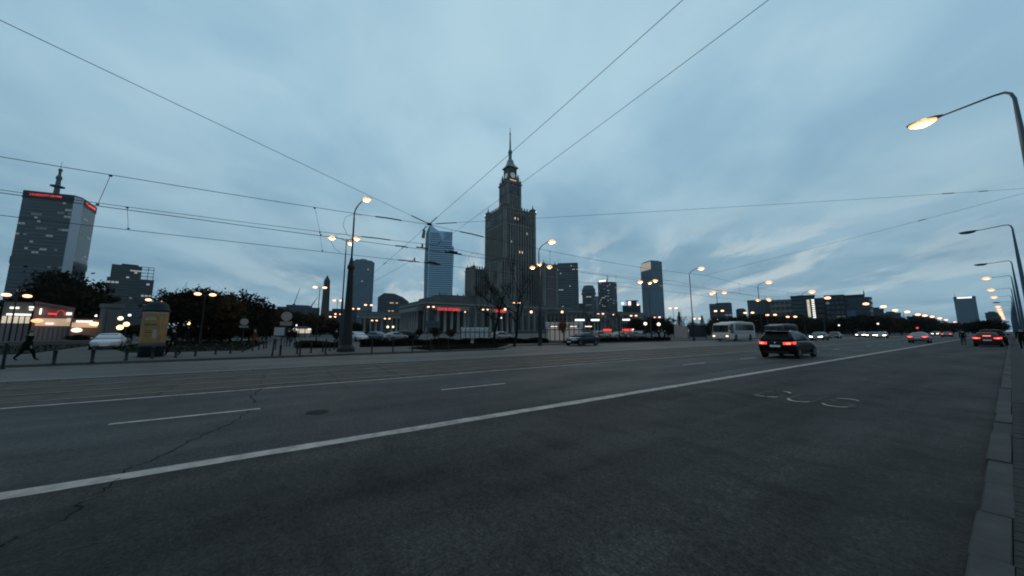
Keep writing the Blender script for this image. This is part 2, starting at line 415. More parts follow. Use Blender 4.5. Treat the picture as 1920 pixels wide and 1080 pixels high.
# near pavement, kerb, pavers
struct(MB().box(.30, 14, Y0, 700, -.05, .10).build('pavement', 'pavement'))
kerb = struct(MB().box(-.31, -.155, Y0, 700, -.05, .088).build('kerb', 'joint'))
ks = []
for v_ in range(3):
    w0, w1 = -.325 + .004 * v_, -.15; b = .012
    ks.append(MB().ring([[(w0, .006, -.04), (w1, .006, -.04), (w1, .006, .098), (w0 + b, .006, .098), (w0, .006, .085)],
                         [(w0, .994, -.04), (w1, .994, -.04), (w1, .994, .098), (w0 + b, .994, .098), (w0, .994, .085)]]).mesh('kerb_stone', 'kerb_stone'))
for k in range(-4, 90):
    obj('kerb_stone', ks[k % 3], kerb, loc=(random.uniform(-.012, .010), k + random.uniform(-.004, .004), random.uniform(-.014, .006)), rz=random.uniform(-.006, .006))
MB().box(-.325, -.15, 90, 690, -.04, .098).build('kerb_run', 'kerb_stone', kerb)
pav = struct(MB().box(-.150, .30, Y0, 700, -.05, .088).build('paver_strip', 'joint'))
pmesh = MB().ring([[(0, 0, -.02), (.146, 0, -.02), (.146, .096, -.02), (0, .096, -.02)], [(0, 0, .094), (.146, 0, .094), (.146, .096, .094), (0, .096, .094)], [(.006, .006, .1), (.14, .006, .1), (.14, .09, .1), (.006, .09, .1)]]).mesh('paver', 'paver')
for j in range(3):
    for k in range(96):
        obj('paver', pmesh, pav, loc=(-.147 + j * .15, 3.2 + k * .1 + (j % 2) * .05, random.uniform(-.005, .004)))
MB().box(-.147, .299, 12.9, 700, 0, .098).build('paver_run', 'paver', pav)
# tram tracks in concrete slabs
track = struct(MB().box(-17.5, -12.06, Y0, Y1, -.05, -.012).build('tram_track_bed', 'joint'))
rails = (-12.70, -14.13, -15.60, -17.03)
cols_ = [(-12.62, -12.08), (-14.05, -12.78), (-15.52, -14.21), (-16.95, -15.68), (-17.48, -17.11)]
smesh = {}
for ci, (a, b) in enumerate(cols_):
    smesh[ci] = MB().ring([[(a, .012, -.03), (b, .012, -.03), (b, 2.038, -.03), (a, 2.038, -.03)], [(a, .012, -.002), (b, .012, -.002), (b, 2.038, -.002), (a, 2.038, -.002)], [(a + .01, .025, .006), (b - .01, .025, .006), (b - .01, 2.025, .006), (a + .01, 2.025, .006)]]).mesh('slab', 'slab')
for k in range(-6, 28):
    for ci in range(5):
        obj('slab', smesh[ci], track, loc=(random.uniform(-.01, .01), -4.62 + 2.05 * k + random.uniform(-.01, .01), random.uniform(-.008, .004)))
for ci, (a, b) in enumerate(cols_):
    MB().box(a, b, 53, Y1, -.03, .004).build('slab_run', 'slab', track)
for x in rails:
    r = MB().box(x - .033, x + .033, Y0, Y1, -.02, .012).build('rail', 'rail', track)
tk = struct(MB().box(-17.62, -17.5, Y0, Y1, -.05, .04).build('track_kerb', 'joint'))
tks = MB().ring([[(-17.66, .01, -.02), (-17.47, .01, -.02), (-17.47, .99, -.02), (-17.66, .99, -.02)], [(-17.66, .01, .05), (-17.47, .01, .05), (-17.47, .99, .05), (-17.66, .99, .05)], [(-17.65, .02, .06), (-17.48, .02, .06), (-17.48, .98, .06), (-17.65, .98, .06)]]).mesh('kerb_stone', 'facade_pale')
for k in range(-16, 44): obj('kerb_stone', tks, tk, loc=(random.uniform(-.004, .004), k, random.uniform(-.005, .005)))
MB().box(-17.66, -17.47, 44, Y1, -.02, .058).build('kerb_run', 'facade_pale', tk)
# far pavement, square, grass
struct(MB().prism([(-25.1, -120), (-25.1, 16), (-30.3, 20.5), (-30.3, 126), (-25.1, 130), (-25.1, 1400), (-34, 1400), (-34, -120)], -.05, .10).build('far_pavement', 'square_paving'))
fk = struct(MB().box(-25.16, -25.0, -60, 16, -.05, .09).build('far_kerb', 'joint'))
fks = MB().box(-25.18, -24.99, .01, .99, -.04, .112).mesh('kerb_stone', 'stone_dark')
for k in range(-20, 16): obj('kerb_stone', fks, fk, loc=(random.uniform(-.006, .006), k, random.uniform(-.006, .006)))
struct(MB().box(-420, -34, -260, 700, -.055, .06).build('square', 'square_paving'))
def grass_patch(poly, z, dens, name, label):
    xs = [p[0] for p in poly]; ys = [p[1] for p in poly]
    o = struct(MB().prism(poly, -.02, z).build(name, 'grass'))
    def inside(x, y):
        c = False; n = len(poly)
        for i in range(n):
            a, b = poly[i], poly[(i + 1) % n]
            if (a[1] > y) != (b[1] > y) and x < (b[0] - a[0]) * (y - a[1]) / (b[1] - a[1]) + a[0]: c = not c
        return c
    mb = MB()
    for _ in range(dens):
        x, y = random.uniform(min(xs), max(xs)), random.uniform(min(ys), max(ys))
        if not inside(x, y): continue
        a = random.uniform(0, 6.28); hh = random.uniform(.06, .16); w = random.uniform(.03, .08)
        mb.quad((x - w * math.cos(a), y - w * math.sin(a), z), (x + w * math.cos(a), y + w * math.sin(a), z), (x + random.uniform(-.06, .06), y + random.uniform(-.06, .06), z + hh))
    g = mb.build('grass', 'grass', None, stuff=True); g['label'] = label; g['category'] = 'grass'
grass_patch([(-25.6, 9.5), (-25.6, 15.6), (-30.9, 20.3), (-34, 20), (-38, 17), (-29.5, 9)], .12, 5000, 'lawn', 'short dark grass strip by the kerb under the bare trees')
grass_patch([(-36, -9.5), (-33.5, -2.5), (-60, -2), (-75, -16), (-46, -13)], .12, 7000, 'lawn', 'dark lawn below the leafy trees behind the poster column')
grass_patch([(-36, -20), (-38, -14.5), (-60, -18), (-80, -30), (-60, -34)], .12, 4000, 'lawn', 'dark lawn left of the white car')

# ------------------------------------------------------------------ buildings
def rect(w, d): return [(-w / 2, -d / 2), (w / 2, -d / 2), (w / 2, d / 2), (-w / 2, d / 2)]
def offset(poly, t):
    out = []; n = len(poly)
    for i in range(n):
        a, b, c = Vector(poly[i - 1]), Vector(poly[i]), Vector(poly[(i + 1) % n])
        n1 = Vector(((b - a).y, -(b - a).x)).normalized(); n2 = Vector(((c - b).y, -(c - b).x)).normalized()
        m = (n1 + n2).normalized(); out.append(tuple(b + m * (t / max(.3, m.dot(n1)))))
    return out
def facade(root, poly, z0, z1, floors, bay, glass='glass_dark', band='facade_dark', band_f=.35, band_out=.25, mull=None, mull_w=.5, lit=None, lit_p=.04, lit_mats=('win_cool',), seed=1, lit_w=.8, name='wall'):
    """glass core, proud floor bands, optional mullions and lit windows on a counter-clockwise footprint"""
    rnd = random.Random(seed)
    MB().prism(poly, z0, z1).build(name, glass, root)
    fh = (z1 - z0) / floors
    if band:
        mb = MB(); q = offset(poly, band_out)
        for k in range(floors + 1):
            zb = z0 + k * fh
            mb.prism(q, max(z0, zb - fh * band_f / 2), min(z1 + .3, zb + fh * band_f / 2))
        mb.build('floor_band', band, root, stuff=True)
    n = len(poly); mm = MB(); lits = [MB() for _ in lit_mats]
    for i in range(n):
        a, b = Vector(poly[i]), Vector(poly[(i + 1) % n]); e = (b - a); ln = e.length; e.normalize(); nr = Vector((e.y, -e.x))
        nb = max(1, round(ln / bay)); bw = ln / nb; rz = math.atan2(e.y, e.x)
        if mull:
            for k in range(nb + 1):
                p = a + e * (bw * k) + nr * .02
                mm.cbox((p.x, p.y, (z0 + z1) / 2), (mull_w, band_out * 2.4, z1 - z0), rz)
        if lit:
            for f in range(floors):
                run = 0
                for k in range(nb):
                    if run > 0 or rnd.random() < lit_p:
                        if run == 0: run = rnd.choice((1, 1, 1, 2, 3)); li = rnd.randrange(len(lit_mats))
                        run -= 1
                        p0 = a + e * (bw * (k + .5 - lit_w / 2)) + nr * .06; p1 = a + e * (bw * (k + .5 + lit_w / 2)) + nr * .06
                        za, zb = z0 + (f + band_f / 2 + .05) * fh, z0 + (f + 1 - band_f / 2 - .05) * fh
                        lits[li].quad((p0.x, p0.y, za), (p1.x, p1.y, za), (p1.x, p1.y, zb), (p0.x, p0.y, zb))
    if mull: mm.build('mullion', mull, root, stuff=True)
    for mt, mb in zip(lit_mats, lits):
        if mb.f: mb.build('lit_window', mt, root, stuff=True)
def text_part(root, txt, size, loc, rz, mat, name='lettering', depth=.15, tilt=90):
    cu = bpy.data.curves.new(name, 'FONT'); cu.body = txt; cu.size = size; cu.extrude = depth; cu.align_x = 'CENTER'; cu.align_y = 'CENTER'
    tmp = bpy.data.objects.new(name, cu); col.objects.link(tmp)
    me = bpy.data.meshes.new_from_object(tmp.evaluated_get(bpy.context.evaluated_depsgraph_get()))
    bpy.data.objects.remove(tmp); me.materials.clear(); me.materials.append(MATS[mat])
    o = obj(name, me, root); o.location = loc; o.rotation_euler = (R(tilt), 0, rz); return o

# --- palace of culture tower
pc = at(956.5, 400, 362)
palace = thing('palace_tower', 'tall tiered stone palace with clock and needle spire in the middle of the skyline', 'palace', (pc.x, pc.y, 0))
def palace_block(root, cx, cy_, hw, z0, z1, bays, floors, body='tower_block', bandz=(), pil=.9, win_h=.80, solid=1, faces='ESWN', part=None):
    t = root
    bl_ = MB().box(cx - hw, cx + hw, cy_ - hw, cy_ + hw, z0, z1).build(body, 'stone', t)
    win = MB(); pl = MB(); bw = 2 * hw / bays; fh = (z1 - z0) / floors
    for fc in faces:
        ang = {'E': 0, 'N': 90, 'W': 180, 'S': 270}[fc]; c, s = math.cos(R(ang)), math.sin(R(ang))
        def tr(l, o, z): return (cx + o * c - l * s, cy_ + o * s + l * c, z)
        for k in range(bays + 1):
            l = -hw + k * bw; w = bw * .20
            if k in (0, bays): w = bw * .5
            l = max(-hw + w, min(hw - w, l))
            a = MB(); p0, p1 = tr(l - w, hw, 0), tr(l + w, hw + pil, 0)
            pl.box(min(p0[0], p1[0]), max(p0[0], p1[0]), min(p0[1], p1[1]), max(p0[1], p1[1]), z0, z1 - 1.2)
        for k in range(solid, bays - solid):
            for f in range(floors):
                la, lb = -hw + k * bw + bw * .24, -hw + (k + 1) * bw - bw * .24
                za, zb = z0 + fh * (f + (1 - win_h) / 2), z0 + fh * (f + (1 + win_h) / 2)
                win.quad(tr(la, hw + .08, za), tr(lb, hw + .08, za), tr(lb, hw + .08, zb), tr(la, hw + .08, zb))
    win.build('window', 'win_dark', bl_, stuff=True); pl.build('pilaster', 'stone_trim', bl_, stuff=True)
    for z, o, hgt_ in list(bandz) + [(z1 - 1.2, 1.1, 1.2)]:
        MB().box(cx - hw - o, cx + hw + o, cy_ - hw - o, cy_ + hw + o, z, z + hgt_).build('cornice', 'stone_trim', bl_)
    return bl_
def crest(root, cx, cy_, hw, z, n, h=2.6, w=.9, corner=0., ch=5.):
    mb = MB(); step = 2 * hw / n
    for k in range(n):
        for sgn in (-1, 1):
            l = -hw + (k + .5) * step
            for px, py in ((cx + l, cy_ + sgn * hw), (cx + sgn * hw, cy_ + l)):
                mb.prism([(px - w / 2, py - w / 2), (px + w / 2, py - w / 2), (px + w / 2, py + w / 2), (px - w / 2, py + w / 2)], z, z + h * .55)
                mb.prism([(px - w / 2, py - w / 2), (px + w / 2, py - w / 2), (px + w / 2, py + w / 2), (px - w / 2, py + w / 2)], z + h * .55, z + h, top=[(px - .05, py - .05), (px + .05, py - .05), (px + .05, py + .05), (px - .05, py + .05)])
    mb.build('parapet_crest', 'stone', root, stuff=True)
    if corner:
        for sx in (-1, 1):
            for sy in (-1, 1):
                t = MB(); x, y = cx + sx * (hw - corner * .5), cy_ + sy * (hw - corner * .5)
                t.box(x - corner / 2, x + corner / 2, y - corner / 2, y + corner / 2, z, z + ch * .5)
                t.prism([(x - corner / 2, y - corner / 2), (x + corner / 2, y - corner / 2), (x + corner / 2, y + corner / 2), (x - corner / 2, y + corner / 2)], z + ch * .5, z + ch * .75, top=[(x - corner / 5, y - corner / 5), (x + corner / 5, y - corner / 5), (x + corner / 5, y + corner / 5), (x - corner / 5, y + corner / 5)])
                t.lathe([(corner * .16, z + ch * .75), (.06, z + ch * 1.45)], 6, (x, y, 0))
                t.build('corner_turret', 'stone', root)
MB().box(-46, 46, -46, 46, 0, 26).build('podium', 'stone', palace)
mp = MB()
for k in range(19):
    y = -44 + k * 4.9
    mp.box(46.0, 46.9, y - .6, y + .6, 4, 23); mp.box(y - .6, y + .6, -46.9, -46.0, 4, 23)
mp.build('pilaster', 'stone_trim', palace, stuff=True)
mp = MB()
for k in range(18):
    y = -41.6 + k * 4.9
    mp.box(45.5, 46.1, y - 1.1, y + 1.1, 6, 21); mp.box(y - 1.1, y + 1.1, -46.1, -45.5, 6, 21)
mp.build('window', 'win_dark', palace, stuff=True)
MB().box(-47.2, 47.2, -47.2, 47.2, 23.5, 25).build('cornice', 'stone_trim', palace)
for sx, sy in ((1, -1), (1, 1), (-1, -1), (-1, 1)):
    b_ = palace_block(palace, sx * 27, sy * 27, 9.2, 26, 69, 7, 13, 'corner_wing', [(45, .5, .9), (58, .5, .8)])
    crest(b_, sx * 27, sy * 27, 9.4, 69, 6, 4.0, 1.2, 3.2, 5.6)
mt_ = palace_block(palace, 0, 0, 20, 26, 131, 12, 30, 'main_tower', [(72, .5, .8), (112.5, .7, 1.2), (126.5, .5, .7)])
crest(mt_, 0, 0, 20.6, 131, 12, 3.2, 1.0, 5.0, 7.4)
t2 = palace_block(palace, 0, 0, 8.9, 131, 166, 6, 6, 'upper_tier', [(150, .5, .8)], pil=.4, win_h=.7)
crest(t2, 0, 0, 9.1, 166, 7, 2.8, .7, 1.8, 6.0)
for sx in (-1, 1):
    for sy in (-1, 1): MB().lathe([(1.5, 166), (1.3, 174), (.9, 176), (.1, 179)], 6, (sx * 6.4, sy * 6.4, 0)).build('clock_buttress', 'stone', palace)
ar = MB()
for k in range(4):
    l = -6 + k * 4
    ar.box(8.95, 9.75, l - 1.3, l + 1.3, 153, 160.5); ar.box(l - 1.3, l + 1.3, -9.75, -8.95, 153, 160.5)
ar.build('arcade_opening', 'win_dark', palace, stuff=True)
ar = MB()
for k in range(9):
    l = -15.2 + k * 3.8
    ar.box(20.2, 21.05, l - 1.05, l + 1.05, 116, 124.5); ar.box(l - 1.05, l + 1.05, -21.05, -20.2, 116, 124.5)
ar.build('loggia_opening', 'win_dark', palace, stuff=True)
ct = MB().box(-5.4, 5.4, -5.4, 5.4, 166, 186).build('clock_tier', 'stone', palace)
for rz, ax in ((0, 'x'), (270, 'y')):
    s_ = 1 if ax == 'x' else -1
    f_ = MB().lathe([(3.1, 5.42 * s_), (3.1, 5.6 * s_), (2.9, 5.7 * s_)], 28, (0, 0, 176.5), ax).build('clock_face', 'facade_white', ct)
    f_.data.materials.clear(); f_.data.materials.append(M('clock_dial', (.5, .52, .52), .5, em=(.8, .9, 1.), ems=.10))
    hb = MB()
    if ax == 'x': hb.box(5.72, 5.8, -.18, .18, 176.3, 178.8).box(5.72, 5.8, -1.5, .1, 176.35, 176.65)
    else: hb.box(-.18, .18, -5.8, -5.72, 176.3, 178.8).box(-.1, 1.5, -5.8, -5.72, 176.35, 176.65)
    hb.build('clock_hand', 'iron', f_)
MB().box(5.5, 6.1, -4.2, 4.2, 170.2, 170.9).build('lit_ledge', 'win_orange', ct)
MB().prism(rect(14, 14), 186, 187.6, top=rect(12.6, 12.6)).build('roof_eave', 'copper', palace)
rf = MB(); rings_ = []
for z, w in ((187.6, 5.9), (190, 4.2), (193, 3.0), (196.5, 2.5)): rings_.append([(-w, -w, z), (w, -w, z), (w, w, z), (-w, w, z)])
rf.ring(rings_).build('roof', 'copper', palace)
MB().lathe([(2.6, 196.5), (2.4, 197.5), (2.0, 198), (2.0, 205), (2.6, 205.6), (2.6, 206.6), (1.5, 207.5), (2.1, 208.3), (1.2, 209.2), (1.15, 211), (.62, 228)], 10).build('spire', 'copper', palace)
MB().lathe([(.4, 228), (1.0, 229), (1.0, 230.2), (.35, 231), (.22, 237)], 8).build('finial', 'copper', palace)
MB().ball((0, 0, 237.2), .4).build('beacon', 'sign_red', palace)
for px, py, pz, mt in ((-5.5, -9.5, 144, 'sign_red'), (20.6, 20.6, 133, 'lamp_warm'), (-20.6, -20.6, 133, 'lamp_warm')): MB().ball((px, py, pz), .55).build('warning_light', mt, palace)
for l, z, mt in ((-7.6, 120, 'win_orange'), (-3.8, 120, 'win_warm'), (8.4, 106, 'win_warm'), (-1, 84.6, 'win_orange'), (2.4, 84.6, 'win_orange'), (-7, 64, 'win_warm'), (-7, 60, 'win_warm'), (-12, 94.5, 'win_cool')):
    MB().box(20.09, 21.1 if z > 115 else 20.2, l - .75, l + .75, z - 1.2, z + 1.2).build('lit_window', mt, palace)
# --- classical pavilions of the palace
def pavilion(label, loc, rz, L_, D_, H_, porticos, attic=True, sign=None, sign_mat='sign_red'):
    """local +X is the long axis of the front, the front faces -Y"""
    t = thing('palace_pavilion', label, 'building', loc, rz, None)
    MB().box(0, L_, 0, D_, 0, H_ * .80).build('wall', 'stone', t)
    MB().box(-.9, L_ + .9, -.9, D_ + .9, H_ * .80, H_ * .87).build('entablature', 'stone_trim', t)
    MB().box(-2.0, L_ + 2.0, -2.0, D_ + 2.0, H_ * .87, H_ * .92).build('cornice', 'stone_trim', t)
    MB().box(-1.2, L_ + 1.2, -1.2, D_ + 1.2, H_ * .92, H_).build('parapet', 'stone', t)
    if attic:
        MB().box(L_ * .12, L_ * .9, D_ * .15, D_ * .9, H_, H_ * 1.22).build('attic', 'stone', t)
        s_ = MB()
        for k in range(18):
            x = L_ * .12 + (L_ * .78) * k / 17
            s_.lathe([(.5, H_ * 1.22), (.45, H_ * 1.25), (.05, H_ * (1.33 if k % 6 == 0 else 1.28))], 5, (x, D_ * .16, 0))
        s_.build('roof_finial', 'stone', t, stuff=True)
    MB().box(-1.5, L_ + 1.5, -1.6, D_, 0, 1.4).build('plinth', 'stone_dark', t)
    win = MB(); nb = int(L_ / 5.5)
    for k in range(nb):
        x = (k + .5) * L_ / nb
        win.box(x - 1.1, x + 1.1, -.06, .1, 3, H_ * .62)
    for k in range(int(D_ / 5.5)):
        y = (k + .5) * 5.5; win.box(-.06, .1, y - 1.1, y + 1.1, 3, H_ * .62); win.box(L_ - .1, L_ + .06, y - 1.1, y + 1.1, 3, H_ * .62)
    win.build('window', 'win_dark', t, stuff=True)
    pil = MB()
    for k in range(nb + 1):
        x = k * L_ / nb; pil.box(x - .5, x + .5, -.45, .0, 1.4, H_ * .8)
    for k in range(int(D_ / 5.5) + 1):
        pil.box(-.45, 0, k * 5.5 - .5, k * 5.5 + .5, 1.4, H_ * .8)
    pil.build('pilaster', 'stone_trim', t, stuff=True)
    for side, c0, n, sp in porticos:
        p = MB()
        if side == 'F':
            MB().box(c0 - sp * .6, c0 + sp * (n - .4), -4.4, -.46, H_ * .68, H_ * .80 - .02).build('portico_beam', 'stone_trim', t)
            MB().box(c0, c0 + sp * (n - 1), -.52, -.40, 1.5, H_ * .66).build('portico_painted_shade', 'win_dark', t)  # dark panel painted in for the shade behind the columns
        else:
            MB().box(-4.4, -.46, c0 - sp * .6, c0 + sp * (n - .4), H_ * .68, H_ * .80 - .02).build('portico_beam', 'stone_trim', t)
            MB().box(-.52, -.40, c0, c0 + sp * (n - 1), 1.5, H_ * .66).build('portico_painted_shade', 'win_dark', t)
        for k in range(n):
            c = (c0 + k * sp, -3.2, 0) if side == 'F' else (-3.2, c0 + k * sp, 0)
            MB().lathe([(1.25, 0), (1.25, 1.6), (.95, 2), (.92, H_ * .35), (.78, H_ * .62), (1.15, H_ * .65), (1.15, H_ * .68)], 10, c).build('column', 'stone_trim', t, smooth=True)
    for txt, x, z, sz, mat in (sign or []):
        text_part(t, txt, sz, (x, -4.7, z), 0, mat, 'neon_lettering', .2)
    return t
pl_ = gp(800, 566, 20)
pavilion('long stone pavilion with columned porticoes and red neon lettering below the glass skyscraper', (pl_.x + 1.5, pl_.y, 0), R(90), 96, 58, 21.5,
         [('F', 6, 5, 4.6), ('F', 44, 5, 4.6), ('S', 9, 8, 5.2)], sign=[('TEATR STUDIO', 12.5, 15.2, 2.3, 'sign_red'), ('STUDIO', 51, 15.4, 2.7, 'sign_red')])
p_ = at(676, 600, 345)
pavilion('stone pavilion with a tall portico farther back left of the long pavilion', (p_.x, p_.y, 0), R(74), 43, 40, 20, [('F', 4, 4, 5.0), ('F', 28, 3, 4.2)], attic=False)
p_ = at(1063, 600, 305)
pavilion('stone pavilion with portico columns right of the palace, behind the glass station entrance', (p_.x, p_.y, 0), R(90), 118, 40, 21.5, [('F', 32, 4, 4.6), ('F', 96, 3, 4.6)], attic=False)

# --- hotel tower on the left with red roof letters
mq = [gp(45, 357, 138), gp(140, 367, 138), gp(155, 372, 138), gp(181, 390, 138)]
o_ = mq[1]; t = thing('hotel_tower', 'tall dark hotel tower with red roof lettering and a mast at the left edge', 'building', (o_.x, o_.y, 0))
pp = [Vector((q.x - o_.x, q.y - o_.y)) for q in mq]
back = pp[3] + (pp[0] - pp[1]); bl2 = pp[0] + (pp[3] - pp[2]) * .55; pr_ = [pp[0], pp[1], pp[2], pp[3], (back.x, back.y)]
poly = [tuple(v) for v in (pp[0], pp[1], pp[2], pp[3])] + [(back.x, back.y), (bl2.x - 3, bl2.y - 5)]
facade(t, poly, 0, 131, 38, 2.6, 'glass_dark', 'glass_band', .36, .10, None, lit=True, lit_p=.055, lit_mats=('win_faint', 'win_dim', 'win_faint', 'win_dim'), seed=5, lit_w=.9)
MB().prism(offset(poly, .4), 131, 138.4).build('sign_band', 'facade_dark', t)
MB().prism(offset(poly, .5), 66, 72.5).build('service_floor', 'win_dark', t)
chm = [pp[1], pp[2]]; e_ = (pp[2] - pp[1]).normalized(); n_ = Vector((e_.y, -e_.x))
qa, qb = pp[1] - e_ * .6 + n_ * .9, pp[2] + e_ * .6 + n_ * .9
MB().prism([tuple(pp[1] - n_ * .2), tuple(qa), tuple(qb), tuple(pp[2] - n_ * .2)][::-1] if False else [tuple(qa), tuple(qb), tuple(pp[2] - n_ * .3), tuple(pp[1] - n_ * .3)], 0, 137).build('corner_panel', 'panel_metal', t)
e_ = (pp[1] - pp[0]); rz_ = math.atan2(e_.y, e_.x); e_.normalize(); n_ = Vector((e_.y, -e_.x)); mid = pp[0] + (pp[1] - pp[0]) * .46 + n_ * 1.0
text_part(t, 'MARRIOTT HOTEL', 2.7, (mid.x, mid.y, 134.6), rz_, 'sign_red', 'roof_lettering', .2)
e_ = (pp[3] - pp[2]); rz_ = math.atan2(e_.y, e_.x); e_.normalize(); n_ = Vector((e_.y, -e_.x)); mid = pp[2] + (pp[3] - pp[2]) * .52 + n_ * 1.0
text_part(t, 'MARRIOTT HOTEL', 2.6, (mid.x, mid.y, 134.6), rz_, 'sign_red', 'roof_lettering', .2)
ms = Vector((pp[0] + pp[3]) * .5) + Vector((4, -1)); ms = Vector(at(106, 360, 560)[:2]) - Vector((o_.x, o_.y))
MB().lathe([(2.2, 138), (1.9, 145.6), (5.0, 146), (5.0, 146.8), (1.9, 147.4), (1.6, 154), (2.3, 154.4), (2.0, 157), (1.1, 158), (1.0, 162.6), (1.5, 163), (1.4, 165), (.2, 165.6), (.12, 173)], 8, (ms.x, ms.y, 0)).build('mast', 'facade_grey', t)

# --- stepped dark tower
c = at(244, 540, 600); t = thing('stepped_tower', 'dark stepped office tower between the hotel tower and the poster column', 'building', (c.x, c.y, 0), facing(c))
facade(t, rect(36, 30), 0, 62, 18, 3, 'glass_dark', 'facade_dark', .3, .2, lit=True, lit_p=.05, lit_mats=('win_cool', 'win_faint'), seed=11)
facade(t, [(-16, -14), (7, -14), (7, 14), (-16, 14)], 62, 77, 5, 3, 'glass_dark', 'facade_dark', .3, .2, lit=True, lit_p=.05, lit_mats=('win_cool',), seed=12, name='upper_block')
MB().box(-9, 4, -9, 9, 77, 79.5).build('plant_room', 'facade_dark', t)
MB().box(-22, -18, -13, 13, 0, 44).build('side_wing', 'facade_dark', t)
MB().box(-2, 9, -14.4, -14.2, 71, 72.4).build('lit_band', 'win_cool', t)
fr = MB()
for z in (66, 70, 74, 77): fr.box(7, 17, -13, -12.6, z, z + .6)
for x in (12, 16.6): fr.box(x, x + .5, -13, -12.6, 62, 77)
fr.build('roof_frame', 'facade_dark', t)

# --- grey gridded tower behind the tall lamp post
c = at(678, 540, 700); t = thing('office_tower', 'broad grey office tower with rounded shoulders behind the tall lamp post', 'building', (c.x, c.y, 0), facing(c) + R(6))
facade(t, rect(37, 34), 0, 132, 34, 3.1, 'glass_blue', 'facade_grey', .45, .25, lit=True, lit_p=.02, lit_mats=('win_warm', 'win_faint', 'win_faint'), seed=21)
MB().prism(rect(37, 34), 132.3, 137, top=rect(26, 26)).build('roof_shoulder', 'facade_grey', t)
MB().box(-5, 6, -6, 6, 137, 140).build('plant_room', 'facade_mid', t)

# --- low glass mall with a curved roof
c = at(738, 590, 450); t = thing('curved_mall', 'low glass building with a rounded dark roof right of the grey tower', 'building', (c.x, c.y, 0), facing(c))
prof = [(-19, 0), (-19, 43), (-12, 48.5), (0, 48), (10, 44), (17, 38.5), (19, 33), (19, 0)]
MB().ring([[(x, -12, z) for x, z in prof], [(x, 22, z) for x, z in prof]]).build('wall', 'glass_dark', t)
rb = MB()
for z in range(4, 44, 5): rb.box(-19.2, 18 - max(0, z - 33) * .4, -12.4, -12, z, z + 1.2)
rb.build('floor_band', 'facade_mid', t, stuff=True)
lw = MB(); rnd = random.Random(3)
for _ in range(10): x, z = rnd.uniform(-8, 13), rnd.choice((24.2, 29.2, 34.2)); lw.box(x, x + 2.4, -12.3, -12.1, z + 1.3, z + 3)
lw.build('lit_window', 'win_warm', t, stuff=True)

# --- striped glass skyscraper with sail-like peak
c = at(822, 540, 612); t = thing('glass_skyscraper', 'pale striped glass skyscraper with a pointed sail-like top left of the palace', 'building', (c.x, c.y, 0), facing(c))
pr = [(-18.5, 0), (-18.8, 60), (-19, 120), (-18.4, 170), (-17.5, 194), (-11, 187.5), (-6, 183.5), (-2, 181.5), (22.5, 181), (22.6, 156), (26, 152), (25, 90), (23, 0)]
MB().ring([[(x, -13, z) for x, z in pr], [(x, 13, z) for x, z in pr]]).build('wall', 'glass_sky', t)
pf = [(-23.5, 0), (-24.5, 60), (-25.6, 110), (-25.2, 150), (-24.4, 176), (-18.2, 193.2), (-18.6, 170), (-19.1, 120), (-18.9, 60), (-18.6, 0)]
MB().ring([[(x, -12.2, z) for x, z in pf], [(x, 11, z) for x, z in pf]]).build('side_sail', 'glass_blue', t)
def xr(z, side):
    pts = [(23.9, 0), (24.0, 150), (22, 153), (22, 181)] if side > 0 else [(-23.5, 0), (-25.5, 120), (-19, 193)]
    for (x0, z0), (x1, z1) in zip(pts[:-1], pts[1:]):
        if z0 <= z <= z1: return x0 + (x1 - x0) * (z - z0) / (z1 - z0)
    return pts[-1][0]
sb = MB()
for k in range(46):
    z = 6 + k * 3.85
    if z > 179: break
    x1 = xr(z, 1) - .6
    if z > 163: x1 = 5 - (z - 163) * .45
    if z > 179: x1 = -9
    sb.box(-17.2, x1, -13.25, -13.0, z, z + 1.7)
sb.build('floor_band', 'win_dark', t, stuff=True)
sb = MB()
for k in range(7): sb.box(8 + k * 2, 8.8 + k * 2, -13.3, -13.0, 164, 180)
sb.build('crown_fin', 'facade_dark', t, stuff=True)
sb = MB(); prev = None
for z in (0, 40, 80, 120, 150, 175, 193): sb.v; prev = z
zz = (0, 60, 120, 170, 193)
rg = []
for z in zz:
    x = -18.4 if z < 190 else -17.6; rg.append([(x - .55, -13.6, z), (x + .55, -13.6, z), (x + .55, -13.0, z), (x - .55, -13.0, z)])
sb.ring(rg).build('edge_fin', 'facade_white', t)
MB().box(20.2, 20.8, -2, -1.4, 180.5, 188).build('roof_mast', 'facade_grey', t)

